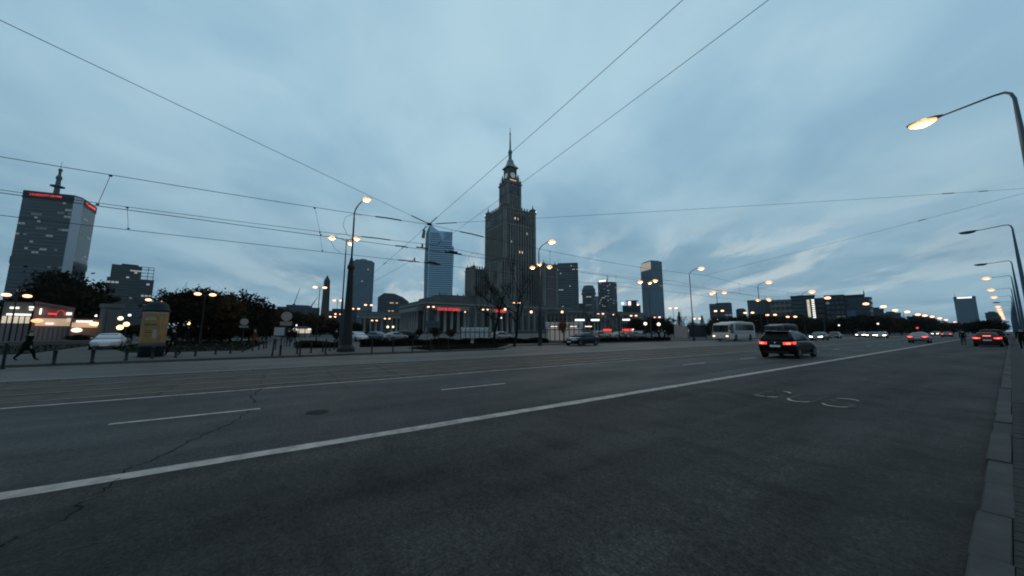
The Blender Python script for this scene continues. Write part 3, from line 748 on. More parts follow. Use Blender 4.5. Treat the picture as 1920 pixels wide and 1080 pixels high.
# --- tapering stone obelisk, cranes
c = at(608, 600, 150); t = thing('obelisk', 'slim tapering stone obelisk with a pointed tip left of the lamp posts', 'obelisk', (c.x, c.y, 0), facing(c) + R(20))
H_ = hgt(612, 516, 150)
MB().prism(rect(4.4, 4.4), 0, 3).build('plinth', 'stone_dark', t); MB().prism(rect(2.5, 2.5), 3, H_ - 2.2, top=rect(1.7, 1.7)).build('shaft', 'stone_dark', t); MB().prism(rect(1.7, 1.7), H_ - 2.2, H_, top=rect(.1, .1)).build('tip', 'stone_dark', t)
def crane(label, u0, v0, u1, v1, d):
    a, b = at(u0, v0, d), at(u1, v1, d); t = thing('tower_crane', label, 'crane', (a.x, a.y, 0))
    ms_ = MB()
    for k in range(8):
        z0, z1 = a.z * k / 8, a.z * (k + 1) / 8
        ms_.tube([(-1, 0, z0), (1, 0, z1)], .18, 4); ms_.tube([(1, 0, z0), (-1, 0, z1)], .18, 4)
    for x in (-1, 1): ms_.tube([(x, 0, 0), (x, 0, a.z)], .25, 4)
    ms_.build('mast', 'facade_mid', t)
    MB().cbox((0, 0, a.z), (3, 2.4, 2.6)).build('cab', 'facade_mid', t)
    dv = b - a; j = MB(); n = 10
    for k in range(n):
        p, q = dv * (k / n), dv * ((k + 1) / n)
        j.tube([(p.x, p.y, a.z + p.z), (q.x, q.y, a.z + q.z)], .32, 4); j.tube([(p.x, p.y, a.z + p.z + 1.8 * (1 - k / n)), (q.x, q.y, a.z + q.z + 1.8 * (1 - (k + 1) / n))], .2, 4); j.tube([(p.x, p.y, a.z + p.z), (q.x, q.y, a.z + q.z + 1.8 * (1 - (k + 1) / n))], .16, 4)
    j.build('jib', 'facade_mid', t)
crane('far luffing crane with a steep jib above the trees left of the obelisk', 551, 572, 562, 541, 420)
crane('small far crane with a low jib just left of the obelisk', 583, 576, 596, 557, 430)
for lab, u0, u1, v, d, mt in (('low grey roofscape behind the cranes, left of the obelisk', 522, 600, 574, 420, 'facade_mid'), ('low dark block right of the obelisk, behind the lamp posts', 612, 668, 581, 400, 'facade_dark')):
    c = at((u0 + u1) / 2, v, d); w = (at(u1, v, d) - at(u0, v, d)).length
    t = thing('city_block', lab, 'building', (c.x, c.y, 0), facing(c))
    facade(t, rect(w, 20), 0, c.z - 2, 7, 3.2, 'glass_dark', mt, .5, .2, lit=True, lit_p=.03, lit_mats=('win_faint',), seed=int(u0))
    MB().box(-w * .3, w * .25, -6, 6, c.z - 1.7, c.z + .8).build('roof_house', mt, t)

# --- skyscrapers right of the palace
def slab_tower(name, label, u0, u1, v, d, dep, rz, floors, bay, glass, band, bf, lit_p, mats, seed, mull=None, turn=0., extra=0):
    c = at((u0 + u1) / 2, v, d); w = (at(u1, v, d) - at(u0, v, d)).length * math.cos(math.atan(((u0 + u1) / 2 - 960) / 630) * 0) 
    t = thing(name, label, 'building', (c.x, c.y, 0), facing(c) + turn)
    w_ = (w - dep * abs(math.sin(turn))) / max(.2, math.cos(turn)) if turn else w
    facade(t, rect(w_, dep), 0, c.z, floors, bay, glass, band, bf, .2, mull, .5, lit=True, lit_p=lit_p, lit_mats=mats, seed=seed)
    return t, w_, c.z
t, w_, h_ = slab_tower('office_tower', 'wide dark striped office tower just right of the palace', 1036, 1083, 500, 700, 34, 0, 36, 3, 'glass_dark', 'facade_grey', .42, .03, ('win_cool', 'win_faint', 'win_warm'), 31)
MB().prism([(-w_ / 2, -17), (w_ / 2, -17), (w_ / 2, 17), (-w_ / 2, 17)], h_ + .3, h_ + 1.5, top=None).build('roof_slab', 'facade_mid', t)
MB().prism([(-w_ * .3, -14), (w_ / 2, -14), (w_ / 2, 14), (-w_ * .3, 14)], h_ + 1.5, h_ + 5).build('plant_room', 'facade_mid', t)
an = MB(); an.lathe([(.3, h_ + 5), (.12, h_ + 24)], 5, (-w_ * .28, 0, 0)); an.lathe([(.3, h_ + 5), (.12, h_ + 20)], 5, (-w_ * .2, 2, 0)); an.build('antenna', 'facade_mid', t)
c = at(1104, 560, 850); t = thing('domed_tower', 'slim dark tower with a rounded stepped cap', 'building', (c.x, c.y, 0), facing(c))
r_ = 16.8; oct_ = [(r_ * math.cos(R(22.5 + 45 * k)), r_ * math.sin(R(22.5 + 45 * k))) for k in range(8)]
facade(t, oct_, 0, 92, 26, 4, 'glass_dark', 'facade_dark', .35, .2, lit=True, lit_p=.01, lit_mats=('win_faint',), seed=41)
MB().lathe([(18, 92), (18, 96), (16.5, 97), (16.5, 105), (13, 110), (12, 114), (3, 115.5)], 16).build('cap', 'facade_mid', t)
MB().box(-6, 6, -16.9, -16.2, 84, 86).build('lit_sign', 'win_cool', t)
MB().box(-24, -14, -10, 10, 0, 70).build('side_wing', 'glass_dark', t)
c = at(1139, 560, 900); t = thing('curved_tower', 'office tower with many lit windows, an antenna and a white sign at its top corner', 'building', (c.x, c.y, 0), facing(c))
pl2 = [(-23, -9), (-14, -14), (0, -15.5), (14, -13), (24, -5), (24, 12), (-23, 12)]
facade(t, pl2, 0, 126, 34, 2.8, 'glass_dark', 'facade_mid', .35, .2, lit=True, lit_p=.09, lit_mats=('win_faint', 'win_cool', 'win_warm', 'win_faint'), seed=42)
MB().prism(offset(pl2, -.5), 126, 128.5, top=[(-23, -9), (-14, -12), (0, -12), (12, -9), (20, -3), (20, 10), (-23, 10)]).build('crown', 'facade_dark', t)
MB().prism([(-22, -8), (-12, -12), (2, -12), (2, 9), (-22, 9)], 128.5, 134.5).build('sign_box', 'facade_dark', t)
text_part(t, 'WARTA', 6.2, (-10, -13.0, 131), R(-8), 'sign_white', 'lit_sign', .3) if False else MB().cbox((-11, -12.6, 131), (19, .5, 4.6), R(-18)).build('lit_sign', 'sign_white', t)
MB().lathe([(.9, 134), (.8, 147)], 6, (2, 0, 0)).build('antenna', 'facade_dark', t)
MB().box(-34, -23.2, -6, 12, 0, 92).build('side_wing', 'glass_blue', t)
t, w_, h_ = slab_tower('corner_tower', 'solitary dark blue tower with a pale lit top corner right of the skyline', 1201, 1240, 493, 600, 26, 0, 30, 3, 'glass_blue', 'facade_mid', .16, .004, ('win_faint',), 51, 'facade_mid', R(38))
# pale lit panels on the left face near the roof
for k in range(5): MB().cbox((-w_ / 2 - .35, -13 + 2.6 + 5.2 * k, h_ - 7), (.3, 5.0, 13)).build('lit_panel', 'lit_panel', t)
MB().prism(rect(w_ * .8, 20), h_ + .3, h_ + 2).build('roof_slab', 'facade_mid', t)
# rooftop signs over the right-hand pavilion
c = at(1182, 570, 420); t = thing('rooftop_sign_house', 'small block with round blue and square white roof signs behind the right pavilion', 'building', (c.x, c.y, 0), facing(c))
zb = c.z; MB().box(-9, 11, -4, 8, 0, zb - 2).build('wall', 'facade_dark', t); MB().box(-4, 7, -3, 6, zb - 2, zb + 3.4).build('roof_house', 'facade_dark', t); MB().box(-5, 9, -3.4, 6, zb + 3.4, zb + 4).build('roof_slab', 'facade_dark', t)
MB().lathe([(1.9, -4.5), (1.9, -4.1)], 16, (-8.6, 0, zb + .5), 'y').build('round_sign', 'sign_blue', t)
MB().cbox((-1, -4.4, zb + .6), (3.2, .4, 4.4)).build('square_sign', 'sign_white', t)

# --- blocks along the right side of the square
t, w_, h_ = slab_tower('residential_block', 'plain grey block with a small lit roof sign, above the white coach', 1330, 1371, 571, 350, 16, 0, 9, 2.8, 'facade_grey', 'facade_mid', .3, .02, ('win_faint',), 61)
MB().box(-w_ * .2, w_ * .45, -5, 5, h_ + .1, h_ + 1.2).build('roof_house', 'facade_mid', t)
t, w_, h_ = slab_tower('residential_block', 'small distant round-topped block between two grey blocks right of the coach', 1380, 1398, 582, 500, 14, 0, 8, 2.6, 'glass_dark', 'facade_dark', .4, .01, ('win_faint',), 62)
MB().prism(rect(w_, 14), h_ + .3, h_ + 2.2, top=rect(w_ * .6, 8)).build('roof_cap', 'facade_dark', t)
c = at(1424, 570, 280); t = thing('concrete_block', 'windowless pale concrete gable block behind the black car', 'building', (c.x, c.y, 0), facing(c))
w_ = (at(1446, 565, 280) - at(1401, 565, 280)).length; h_ = hgt(1424, 565, 280)
MB().box(-w_ / 2, w_ / 2, -7, 9, 0, h_).build('wall', 'facade_grey', t); MB().box(-w_ / 2 - .2, w_ / 2 + .2, -7.2, 9.2, h_, h_ + .5).build('roof_edge', 'facade_mid', t)
vj = MB()
for k in range(1, 5): vj.box(-w_ / 2 + k * w_ / 5 - .06, -w_ / 2 + k * w_ / 5 + .06, -7.06, -7.0, 0, h_)
vj.build('panel_joint', 'facade_mid', t, stuff=True)
c = at(1467, 572, 275); t = thing('banded_block', 'office block with white floor bands and dark window rows', 'building', (c.x, c.y, 0), facing(c))
w_ = (at(1490, 565, 275) - at(1446, 565, 275)).length; h_ = hgt(1468, 564, 275)
facade(t, rect(w_, 14), 0, h_, 6, 2.2, 'glass_dark', 'facade_pale', .38, .25, 'facade_pale', .35, lit=None, seed=71)
c = at(1506, 572, 232); t = thing('lit_stair_block', 'dark block with a glowing yellow stair strip and a column of white lights', 'building', (c.x, c.y, 0), facing(c))
w_ = (at(1530, 560, 232) - at(1487, 560, 232)).length; h_ = hgt(1508, 558, 232); sc_ = w_ / 43.
facade(t, rect(w_, 14), 0, h_, 10, 1.6, 'glass_dark', 'facade_dark', .25, .12, lit=True, lit_p=.015, lit_mats=('win_faint',), seed=72)
MB().box(-w_ / 2 - .3, w_ / 2 + .3, -7.3, 7.3, h_ + .05, h_ + .6).build('roof_edge', 'facade_dark', t)
u2x = lambda u: (u - 1508.5) * sc_
zz0, zz1 = hgt(1520, 596, 225), hgt(1517, 562, 225)
st_ = MB().box(u2x(1515.5), u2x(1520.5), -7.7, -7.15, zz0, zz1).build('stair_strip', 'shop_cream', t)
for k in range(10):
    z = hgt(1528, 562.5 + k * 4.05, 225); MB().cbox((u2x(1526.5), -7.7, z), (1.05, .3, .52)).build('wall_light', 'lamp_white', t)
MB().box(u2x(1500), u2x(1512), -4, 2, h_ + .6, h_ + 1.0).build('roof_antenna_frame', 'facade_dark', t)
c = at(1538, 575, 250); t = thing('banded_block', 'narrow block with dark windows wedged right of the glowing stair strip', 'building', (c.x, c.y, 0), facing(c))
w_ = (at(1549, 562, 250) - at(1526, 562, 250)).length
facade(t, rect(w_, 12), 0, hgt(1538, 561, 250), 7, 2, 'glass_dark', 'facade_mid', .4, .2, seed=73, lit=None)
c = at(1566, 575, 240); t = thing('department_block', 'dark square block with rows of dim windows left of the rounded block', 'building', (c.x, c.y, 0), facing(c))
w_ = (at(1584, 555, 240) - at(1549, 555, 240)).length
facade(t, rect(w_, 14), 0, hgt(1566, 556, 240), 8, 1.6, 'glass_dark', 'facade_dark', .4, .2, lit=True, lit_p=.02, lit_mats=('win_faint',), seed=74, mull='facade_dark', mull_w=.3)
c = at(1609, 575, 262); t = thing('department_block', 'dark block with a rounded right corner, blue banner and roof mast', 'building', (c.x, c.y, 0), facing(c))
w_ = (at(1635, 555, 262) - at(1582, 555, 262)).length; h_ = hgt(1609, 556, 262)
pl3 = [(-w_ / 2, -7), (w_ * .28, -7), (w_ * .40, -6), (w_ * .47, -4), (w_ / 2, 0), (w_ / 2, 9), (-w_ / 2, 9)]
facade(t, pl3, 0, h_ - 1.2, 7, 1.9, 'glass_dark', 'facade_mid', .5, .2, lit=True, lit_p=.015, lit_mats=('win_faint',), seed=75)
MB().prism(offset([(-w_ / 2, -7), (w_ * .28, -7), (w_ * .30, -4), (w_ * .30, 9), (-w_ / 2, 9)], -.3), h_ - .9, h_ + .6).build('attic_floor', 'facade_dark', t)
MB().cbox((-w_ * .29, -7.4, hgt(1592, 593, 262)), (w_ * .36, .3, 5.6)).build('banner', 'banner', t)
MB().lathe([(.35, h_ + .6), (.12, h_ + 3.4)], 5, (w_ * .26, 0, 0)).build('roof_mast', 'facade_dark', t)
for lab, u0, u1, v, d, s in (('low stepped block right of the rounded dark block', 1632, 1656, 581, 300, 81), ('lower flat block farther right along the avenue', 1655, 1688, 588, 340, 82), ('long low dark block far along the avenue', 1700, 1752, 594, 420, 83), ('distant flat block right of the far sign tower', 1847, 1875, 587, 520, 84)):
    t, w_, h_ = slab_tower('city_block', lab, u0, u1, v, d, 14, 0, 5, 2.4, 'glass_dark', 'facade_mid', .5, .012, ('win_faint',), s)
    MB().box(-w_ * .3, w_ * .2, -4, 4, h_ + .3, h_ + 1.3).build('roof_house', 'facade_mid', t)
t, w_, h_ = slab_tower('sign_tower', 'hazy far tower with a bright white roof sign at the end of the avenue', 1788, 1829, 561, 900, 16, 0, 15, 2.5, 'glass_blue', 'facade_grey', .45, .004, ('win_faint',), 91)
MB().box(-w_ / 2 - .2, w_ / 2 + .2, -8.3, 8.3, h_ + .3, h_ + 3.8).build('crown', 'facade_mid', t)
MB().box(-w_ * .34, w_ * .34, -8.8, -8.4, h_ + .9, h_ + 3.2).build('roof_sign', 'sign_white', t)
MB().lathe([(.3, h_ + 3.8), (.1, h_ + 12)], 5, (-w_ * .43, 0, 0)).build('antenna', 'facade_mid', t)
t = thing('street_building', 'dark building front cut by the right edge behind the lamp posts', 'building', (4.2, 96, 0))
facade(t, [(0, 0), (14, 0), (14, 60), (0, 60)], 0, 13.2, 4, 3, 'glass_dark', 'facade_dark', .4, .2, lit=True, lit_p=.03, lit_mats=('win_warm',), seed=95)

# --- shops at the left, kiosks, glass station entrances
c = at(28, 632, 88); t = thing('shop_pavilion', 'low shop with a bright white fascia strip and cream front at the left edge', 'shop', (c.x, c.y, 0), facing(c))
sc_ = (at(53, 620, 88) - at(3, 620, 88)).length / 50
z_ = lambda v: hgt(28, v, 88)
MB().box(-32 * sc_, 24 * sc_, 0, 7, 0, z_(566)).build('wall', 'concrete', t)
MB().box(-32 * sc_, 23 * sc_, -.12, -.01, z_(606), z_(593)).build('lit_front', 'shop_cream', t)
MB().box(-24 * sc_, 23 * sc_, -.6, -.13, z_(591.5), z_(588)).build('fascia_strip', 'sign_white', t)
for a, b, v0, v1 in ((-20, -2, 579, 575.5), (16, 26, 577, 573.5), (17, 25, 581, 579)): MB().box(a * sc_, b * sc_, -.4, -.02, z_(v0), z_(v1)).build('lit_sign', 'sign_white', t)
fr = MB()
for k in range(6): fr.box((-32 + k * 11) * sc_ - .05, (-32 + k * 11) * sc_ + .05, -.2, -.13, 0, z_(593))
fr.build('front_frame', 'iron', t)
MB().box(-32 * sc_, 24 * sc_, -.1, -.01, 0, z_(607)).build('shutter', 'shutter', t)
c = at(92, 632, 86); t = thing('shop_pavilion', 'warm-lit brown pavilion with a red neon sign and sloping roof edge', 'shop', (c.x, c.y, 0), facing(c))
sc_ = (at(120, 620, 86) - at(70, 620, 86)).length / 50; z_ = lambda v: hgt(92, v, 86)
MB().ring([[(-36 * sc_, y, 0) for y in (0, 6)] + [(-36 * sc_, y, z_(568)) for y in (6, 0)], [(40 * sc_, y, 0) for y in (0, 6)] + [(40 * sc_, y, z_(578)) for y in (6, 0)]]).build('wall', 'brick_pink', t)
MB().ring([[(-37 * sc_, y, z_(569)) for y in (-.5, 6.3)] + [(-37 * sc_, y, z_(566.5)) for y in (6.3, -.5)], [(41 * sc_, y, z_(579)) for y in (-.5, 6.3)] + [(41 * sc_, y, z_(576)) for y in (6.3, -.5)]]).build('roof_edge', 'brick_pink', t)
MB().box(-30 * sc_, 36 * sc_, -.1, -.01, z_(611), z_(597)).build('lit_front', 'shop_warm', t)
for k in range(7): MB().box((-28 + k * 9) * sc_, (-23 + k * 9) * sc_, -.12, -.02, .3, z_(614)).build('window', 'shutter', t)
MB().box(-10 * sc_, 7 * sc_, -.35, -.05, z_(590), z_(587)).build('red_neon', 'sign_red', t)
ng = MB()
for k in range(14):
    a = R(200 - k * 15); b = R(200 - (k + 1) * 15)
    ng.tube([((14 + 8 * math.cos(a)) * sc_, -.3, z_(590) + .7 * math.sin(a)), ((14 + 8 * math.cos(b)) * sc_, -.3, z_(590) + .7 * math.sin(b))], .05, 4)
ng.build('neon_swirl', 'sign_red_dim', t)
MB().box(25 * sc_, 36 * sc_, -.4, -.12, z_(590), z_(585)).build('lit_sign', 'sign_white', t); MB().box(28 * sc_, 36 * sc_, -.4, -.12, z_(603), z_(596)).build('lit_sign', 'shop_cream', t)
MB().box(-26 * sc_, -22 * sc_, -.4, -.02, z_(590), z_(579)).build('lit_sign', 'sign_white', t); MB().box(-11 * sc_, 4 * sc_, -.4, -.12, z_(608), z_(605.5)).build('lit_sign', 'sign_white', t)
lb = MB().ball((-27 * sc_, -1.0, z_(602)), .42, 10, 6, (1.3, .7, .7)).build('wall_lamp', 'sodium', t)
c = at(156, 632, 84); t = thing('kiosk', 'small kiosk with a white light strip and orange awning right of the brown pavilion', 'kiosk', (c.x, c.y, 0), facing(c))
sc_ = (at(180, 620, 84) - at(130, 620, 84)).length / 50; z_ = lambda v: hgt(156, v, 84)
MB().box(-26 * sc_, 28 * sc_, 0, 3.5, 0, z_(599)).build('wall', 'brick_pink', t); MB().box(-27 * sc_, 30 * sc_, -1.2, 3.6, z_(600), z_(598)).build('awning', 'brick_pink', t)
MB().box(-18 * sc_, 13 * sc_, -.5, -.05, z_(604.5), z_(601)).build('light_strip', 'sign_white', t); MB().box(-25 * sc_, 24 * sc_, -.08, -.01, z_(614), z_(605)).build('lit_front', 'shop_warm', t)
MB().ball((18 * sc_, -.8, z_(607)), .4, 8, 5, (1.4, .7, .7)).build('wall_lamp', 'globe_orange', t); MB().ball((-14 * sc_, -1., z_(619)), .42, 8, 5, (1.3, .7, .8)).build('wall_lamp', 'lamp_warm', t)
# low wall and rail before the shops
c = at(95, 640, 62); t = thing('low_wall', 'pale low wall along the lawn in front of the left shops', 'wall', (c.x, c.y, .06), facing(c) + R(6))
MB().box(-7, 6, 0, .4, 0, .42).build('wall', 'concrete', t); MB().box(-7.1, 6.1, -.06, .46, .42, .5).build('coping', 'facade_pale', t)
# square pylon
c = at(201, 637, 82); t = thing('stone_pylon', 'tall pale square pylon standing behind the white car', 'pylon', (c.x, c.y, 0), facing(c) + R(12))
zt = hgt(203, 570, 82); MB().prism(rect(1.9, 1.9), 0, zt - .6).build('shaft', 'concrete', t); MB().prism(rect(2.2, 2.2), zt - .6, zt).build('cap', 'concrete', t)
# white-lit tent kiosk in the square
c = at(566, 632, 95); t = thing('market_kiosk', 'white-lit kiosk with a dark tent roof in the square left of the lamp posts', 'kiosk', (c.x, c.y, .06), facing(c))
z_ = lambda v: hgt(566, v, 95); sc_ = (at(590, 620, 95) - at(540, 620, 95)).length / 50
MB().box(-18 * sc_, 17 * sc_, 0, 2.5, 0, z_(617)).build('wall', 'shop_cream', t); MB().prism([(-19 * sc_, -.6), (18 * sc_, -.6), (18 * sc_, 3), (-19 * sc_, 3)], z_(617), z_(612), top=[(-8 * sc_, .8), (8 * sc_, .8), (8 * sc_, 1.6), (-8 * sc_, 1.6)]).build('tent_roof', 'iron', t)
for a in (-17, 10): MB().box(a * sc_, (a + 6) * sc_, -.55, -.4, z_(618.5), z_(616.5)).build('light_strip', 'sign_white', t)
MB().box(-18 * sc_, 17 * sc_, -.05, -.01, 0, z_(625)).build('counter', 'shutter', t)
for k in range(4): MB().box((-17 + k * 11) * sc_ - .06, (-17 + k * 11) * sc_ + .06, -.12, -.06, 0, z_(617)).build('post', 'iron', t)
def glass_vault(label, u0, u1, vb, vt, d, W_, nrib, lit=False):
    a, b = at(u0, vb, d), at(u1, vb, d); ln = (b - a).length
    c = (a + b) / 2; t = thing('glass_station_entrance', label, 'glass canopy', (c.x, c.y, .06), facing(c))
    hh = hgt((u0 + u1) / 2, vt, d) - .1; ns = 8
    arc = [(W_ / 2 * -math.cos(math.pi * k / ns), hh * .62 + hh * .38 * math.sin(math.pi * k / ns)) for k in range(ns + 1)]
    full = [(-W_ / 2, 0)] + arc + [(W_ / 2, 0)]
    bw = ln / nrib
    for k in range(nrib):
        x0, x1 = -ln / 2 + k * bw + .03, -ln / 2 + (k + 1) * bw - .03
        MB().ring([[(x0, y, z) for y, z in full], [(x1, y, z) for y, z in full]], cap=False, closed=False).build('glass_pane', 'shelter_glass', t)
    for k in range(nrib + 1):
        x = -ln / 2 + k * bw; MB().tube([(x, y, z) for y, z in full], .055, 5).build('rib', 'iron', t)
    for z, y in ((hh * .62, -W_ / 2), (hh, 0), (hh * .62, W_ / 2)): MB().tube([(-ln / 2, y, z), (ln / 2, y, z)], .05, 5).build('purlin', 'iron', t)
    MB().box(-ln / 2, ln / 2, -W_ / 2 - .12, -W_ / 2 + .12, 0, .35).build('plinth', 'concrete', t)
    return t, ln, hh
t, ln, hh = glass_vault('large arched glass station entrance with lit inside right of the palace foot', 1024, 1094, 640, 603, 46, 3.6, 8)
MB().box(-ln / 2 + .3, ln / 2 - .3, 1.2, 1.3, .3, hh * .72).build('inner_wall_glow', M('inner_wall_glow', (.3, .29, .27), .8, em=(1., .85, .68), ems=.10), t)  # emission paints the inside lighting onto the back wall
for x in (-1.4, 1.2, 3.2): MB().cbox((x, .3, hh * .78), (.9, .12, .10)).build('inside_lamp', 'lamp_warm', t)
glass_vault('smaller arched glass canopy behind the hedge left of the bare trees', 864, 916, 640, 613, 62, 3.2, 6)
for lab, u0, u1, v, d in (('first white light bar above the glass station entrance', 1078, 1096, 600, 52), ('second white light bar right of the glass station entrance', 1108, 1124, 600, 54), ('white light bar before the right pavilion, by the trees', 1167, 1181, 599.5, 60)):
    c = at((u0 + u1) / 2, v, d); w = (at(u1, v, d) - at(u0, v, d)).length
    t = thing('light_bar_post', lab, 'sign', (c.x, c.y, 0), facing(c))
    MB().box(-w / 2, w / 2, -.12, .12, c.z - .14, c.z + .14).build('light_bar', 'sign_white', t); MB().box(-w / 2 - .05, w / 2 + .05, -.15, .15, c.z + .15, c.z + .24).build('housing', 'iron', t)
    for s in (-1, 1): MB().lathe([(.05, 0), (.05, c.z + .15)], 6, (s * w * .4, .0, 0)).build('post', 'iron', t)
for lab, u0, u1, v, d in (('kiosk with a red sign band left of the tree trunk, behind parked cars', 1131, 1149, 619.5, 78), ('kiosk with a red and white sign band right of the tree trunk', 1162, 1188, 619.5, 76), ('pale kiosk with a white roof edge at the right end of the parked cars', 1188, 1208, 623.5, 74)):
    c = at((u0 + u1) / 2, v, d); w = (at(u1, v, d) - at(u0, v, d)).length; t = thing('kiosk', lab, 'kiosk', (c.x, c.y, .06), facing(c))
    MB().box(-w / 2, w / 2, 0, 2.2, 0, c.z + .3).build('wall', 'facade_grey', t); MB().box(-w / 2 - .3, w / 2 + .3, -.8, 2.3, c.z + .3, c.z + .42).build('roof', 'facade_mid', t)
    red = 'red' in lab
    MB().box(-w * (.5 if 'left of' in lab else .32), w * .36, -.9, -.82, c.z - .2, c.z + .26).build('sign_band', 'sign_red' if red else 'facade_white', t); MB().box(-w * .4, w * .4, -.04, -.01, .9, c.z - .3).build('window', 'win_faint' if red else 'win_dark', t)
    if 'red and white' in lab: MB().box(w * .38, w * .5, -.9, -.82, c.z - .2, c.z + .26).build('sign_band', 'sign_white', t)
c = at(1278, 626, 78); t = thing('bus_shelter', 'dim shelter with a pale roof strip and pink panel left of the coach', 'shelter', (c.x, c.y, .1), facing(c))
sc_ = (at(1300, 620, 78) - at(1250, 620, 78)).length / 50; z_ = lambda v: hgt(1278, v, 78)
MB().box(-14 * sc_, 12 * sc_, 0, .1, .2, z_(612)).build('poster_panel', 'poster_pale', t); MB().box(14 * sc_, 46 * sc_, -.3, 1.6, z_(610), z_(608)).build('roof', 'facade_pale', t)
MB().box(14 * sc_, 46 * sc_, 1.5, 1.55, .3, z_(611)).build('back_pane', 'glass_dark', t)
for a in (-14, 12, 15, 45): MB().box(a * sc_ - .05, a * sc_ + .05, -.02, .08, -.1, z_(610)).build('post', 'iron', t)

# ------------------------------------------------------------------ trees and hedges
def trunk_mesh(seed, H, crown_z, spread, r0, depth=3, kids=4, bare=False):
    rnd = random.Random(seed); mb = MB(); tips = []
    def branch(p, d, ln, r, lev):
        pts = [p]; rs = [r]; n = 4 if lev < 2 else 3
        for k in range(n):
            d = (d + Vector((rnd.uniform(-.22, .22), rnd.uniform(-.22, .22), rnd.uniform(-.05, .16)))).normalized()
            pts.append(pts[-1] + d * ln / n); rs.append(r * (1 - .55 * (k + 1) / n))
        mb.tube(pts, rs, 6 if lev == 0 else (5 if lev == 1 else 4 if lev == 2 else 3), cap=False)
        tips.append(pts[-1])
        if lev < depth:
            for k in range(kids + (2 if lev == 0 else 0)):
                t = rnd.uniform(.45, 1.) if lev else rnd.uniform(crown_z / ln if ln > crown_z else .5, 1.)
                i = min(n - 1, int(t * n)); q = pts[i].lerp(pts[i + 1], t * n - i) if i + 1 < len(pts) else pts[-1]
                a = rnd.uniform(0, 6.283); up = rnd.uniform(.35, .95)
                nd_ = Vector((math.cos(a) * spread, math.sin(a) * spread, up)).normalized()
                if lev: nd_ = (nd_ + d * .7).normalized()
                branch(q, nd_, ln * rnd.uniform(.42, .62) if lev else H * rnd.uniform(.32, .45), max(.016, rs[i] * .58), lev + 1)
    branch(Vector((0, 0, 0)), Vector((0, 0, 1)), H * .75, r0, 0)
    return mb, tips
def crown_mesh(seed, cx, rz_, n_clump, per, leaf, mat, flat=1., gap=.55):
    """leaf-sized faces gathered in clumps through an uneven ellipsoid"""
    rnd = random.Random(seed); mb = MB()
    lobes = [(rnd.uniform(-.5, .5), rnd.uniform(-.5, .5), rnd.uniform(-.35, .5), rnd.uniform(.45, .7)) for _ in range(7)]
    for _ in range(n_clump):
        l = rnd.choice(lobes)
        while True:
            p = Vector((rnd.uniform(-1, 1), rnd.uniform(-1, 1), rnd.uniform(-1, 1)))
            if gap * .6 < p.length < 1: break
        c = Vector(((l[0] + p.x * l[3]) * cx[0], (l[1] + p.y * l[3]) * cx[0], rz_ + (l[2] + p.z * l[3]) * cx[1]))
        sg = cx[0] * rnd.uniform(.06, .15)
        for _ in range(per):
            q = c + Vector((rnd.gauss(0, sg), rnd.gauss(0, sg), rnd.gauss(0, sg * .75)))
            a = Vector((rnd.gauss(0, 1), rnd.gauss(0, 1), rnd.gauss(0, 1))).normalized(); b = a.orthogonal().normalized(); b.rotate(Matrix.Rotation(rnd.uniform(0, 6.28), 3, a))
            s = leaf * rnd.uniform(.6, 1.5); w = a.cross(b) * s * .6; b = b * s
            mb.quad(q - b, q + w, q + b, q - w)
    return mb.mesh('crown', mat)
TREES = {}
def tree_kind(kind):
    if kind in TREES: return TREES[kind]
    s = {'broad_a': (3, 8.2, 1.6), 'broad_b': (17, 8.2, 1.6), 'broad_c': (29, 8.2, 1.6), 'brown_a': (41, 8.0, 1.8)}
    if kind in s:
        sd, H, cz = s[kind]; mb, _ = trunk_mesh(sd, H, cz, .9, .22, 2, 4)
        TREES[kind] = (mb.mesh('trunk', 'bark', True), crown_mesh(sd + 1, (4.0, 3.9), 4.7, 300, 30, .21, 'leaf_brown' if 'brown' in kind else 'leaf_dark'))
    elif kind == 'small_orange':
        mb, _ = trunk_mesh(8, 3.2, 1.2, .6, .07, 2, 4); TREES[kind] = (mb.mesh('trunk', 'bark', True), crown_mesh(9, (.75, 1.25), 2.4, 60, 16, .09, 'leaf_orange'))
    elif kind == 'conifer':
        mb = MB(); mb.tube([(0, 0, 0), (0, 0, 8)], [.16, .03], 6); lf = MB(); rnd = random.Random(5)
        for _ in range(3600):
            z = 1 + 7 * rnd.random() ** 1.4; r = (8.2 - z) * .30 * math.sqrt(rnd.random()) + .05; a = rnd.uniform(0, 6.28); q = Vector((r * math.cos(a), r * math.sin(a), z - r * .3)); s = .16
            d = Vector((math.cos(a), math.sin(a), -.5)).normalized() * s; w = Vector((-math.sin(a), math.cos(a), rnd.uniform(-.4, .4))) * s * .5
            lf.quad(q - d, q + w, q + d, q - w)
        TREES[kind] = (mb.mesh('trunk', 'bark'), lf.mesh('crown', 'leaf_dark'))
    elif kind.startswith('bare'):
        sd = {'bare_a': 101, 'bare_b': 115, 'bare_c': 131}[kind]
        mb, _ = trunk_mesh(sd, 8.5, 2.2, 1.0, .20, 4, 4); TREES[kind] = (mb.mesh('trunk', 'bark', True), None)
    return TREES[kind]
def tree(kind, label, p, h, name='leafy_tree', base=8.6, wide=1., group=None):
    tr, cr = tree_kind(kind); t = thing(name, label, 'tree', (p[0], p[1], p[2] if len(p) > 2 else 0), random.uniform(0, 6.28), group)
    s = h / base
    for nm, me in (('trunk', tr), ('crown', cr)):
        if me: o = obj(nm, me, t); o.scale = (s * wide, s * wide, s)
    return t
def tpos(u, d): p = at(u, 621, d); return (p.x, p.y, 0)
K3 = ('broad_a', 'broad_b', 'broad_c')
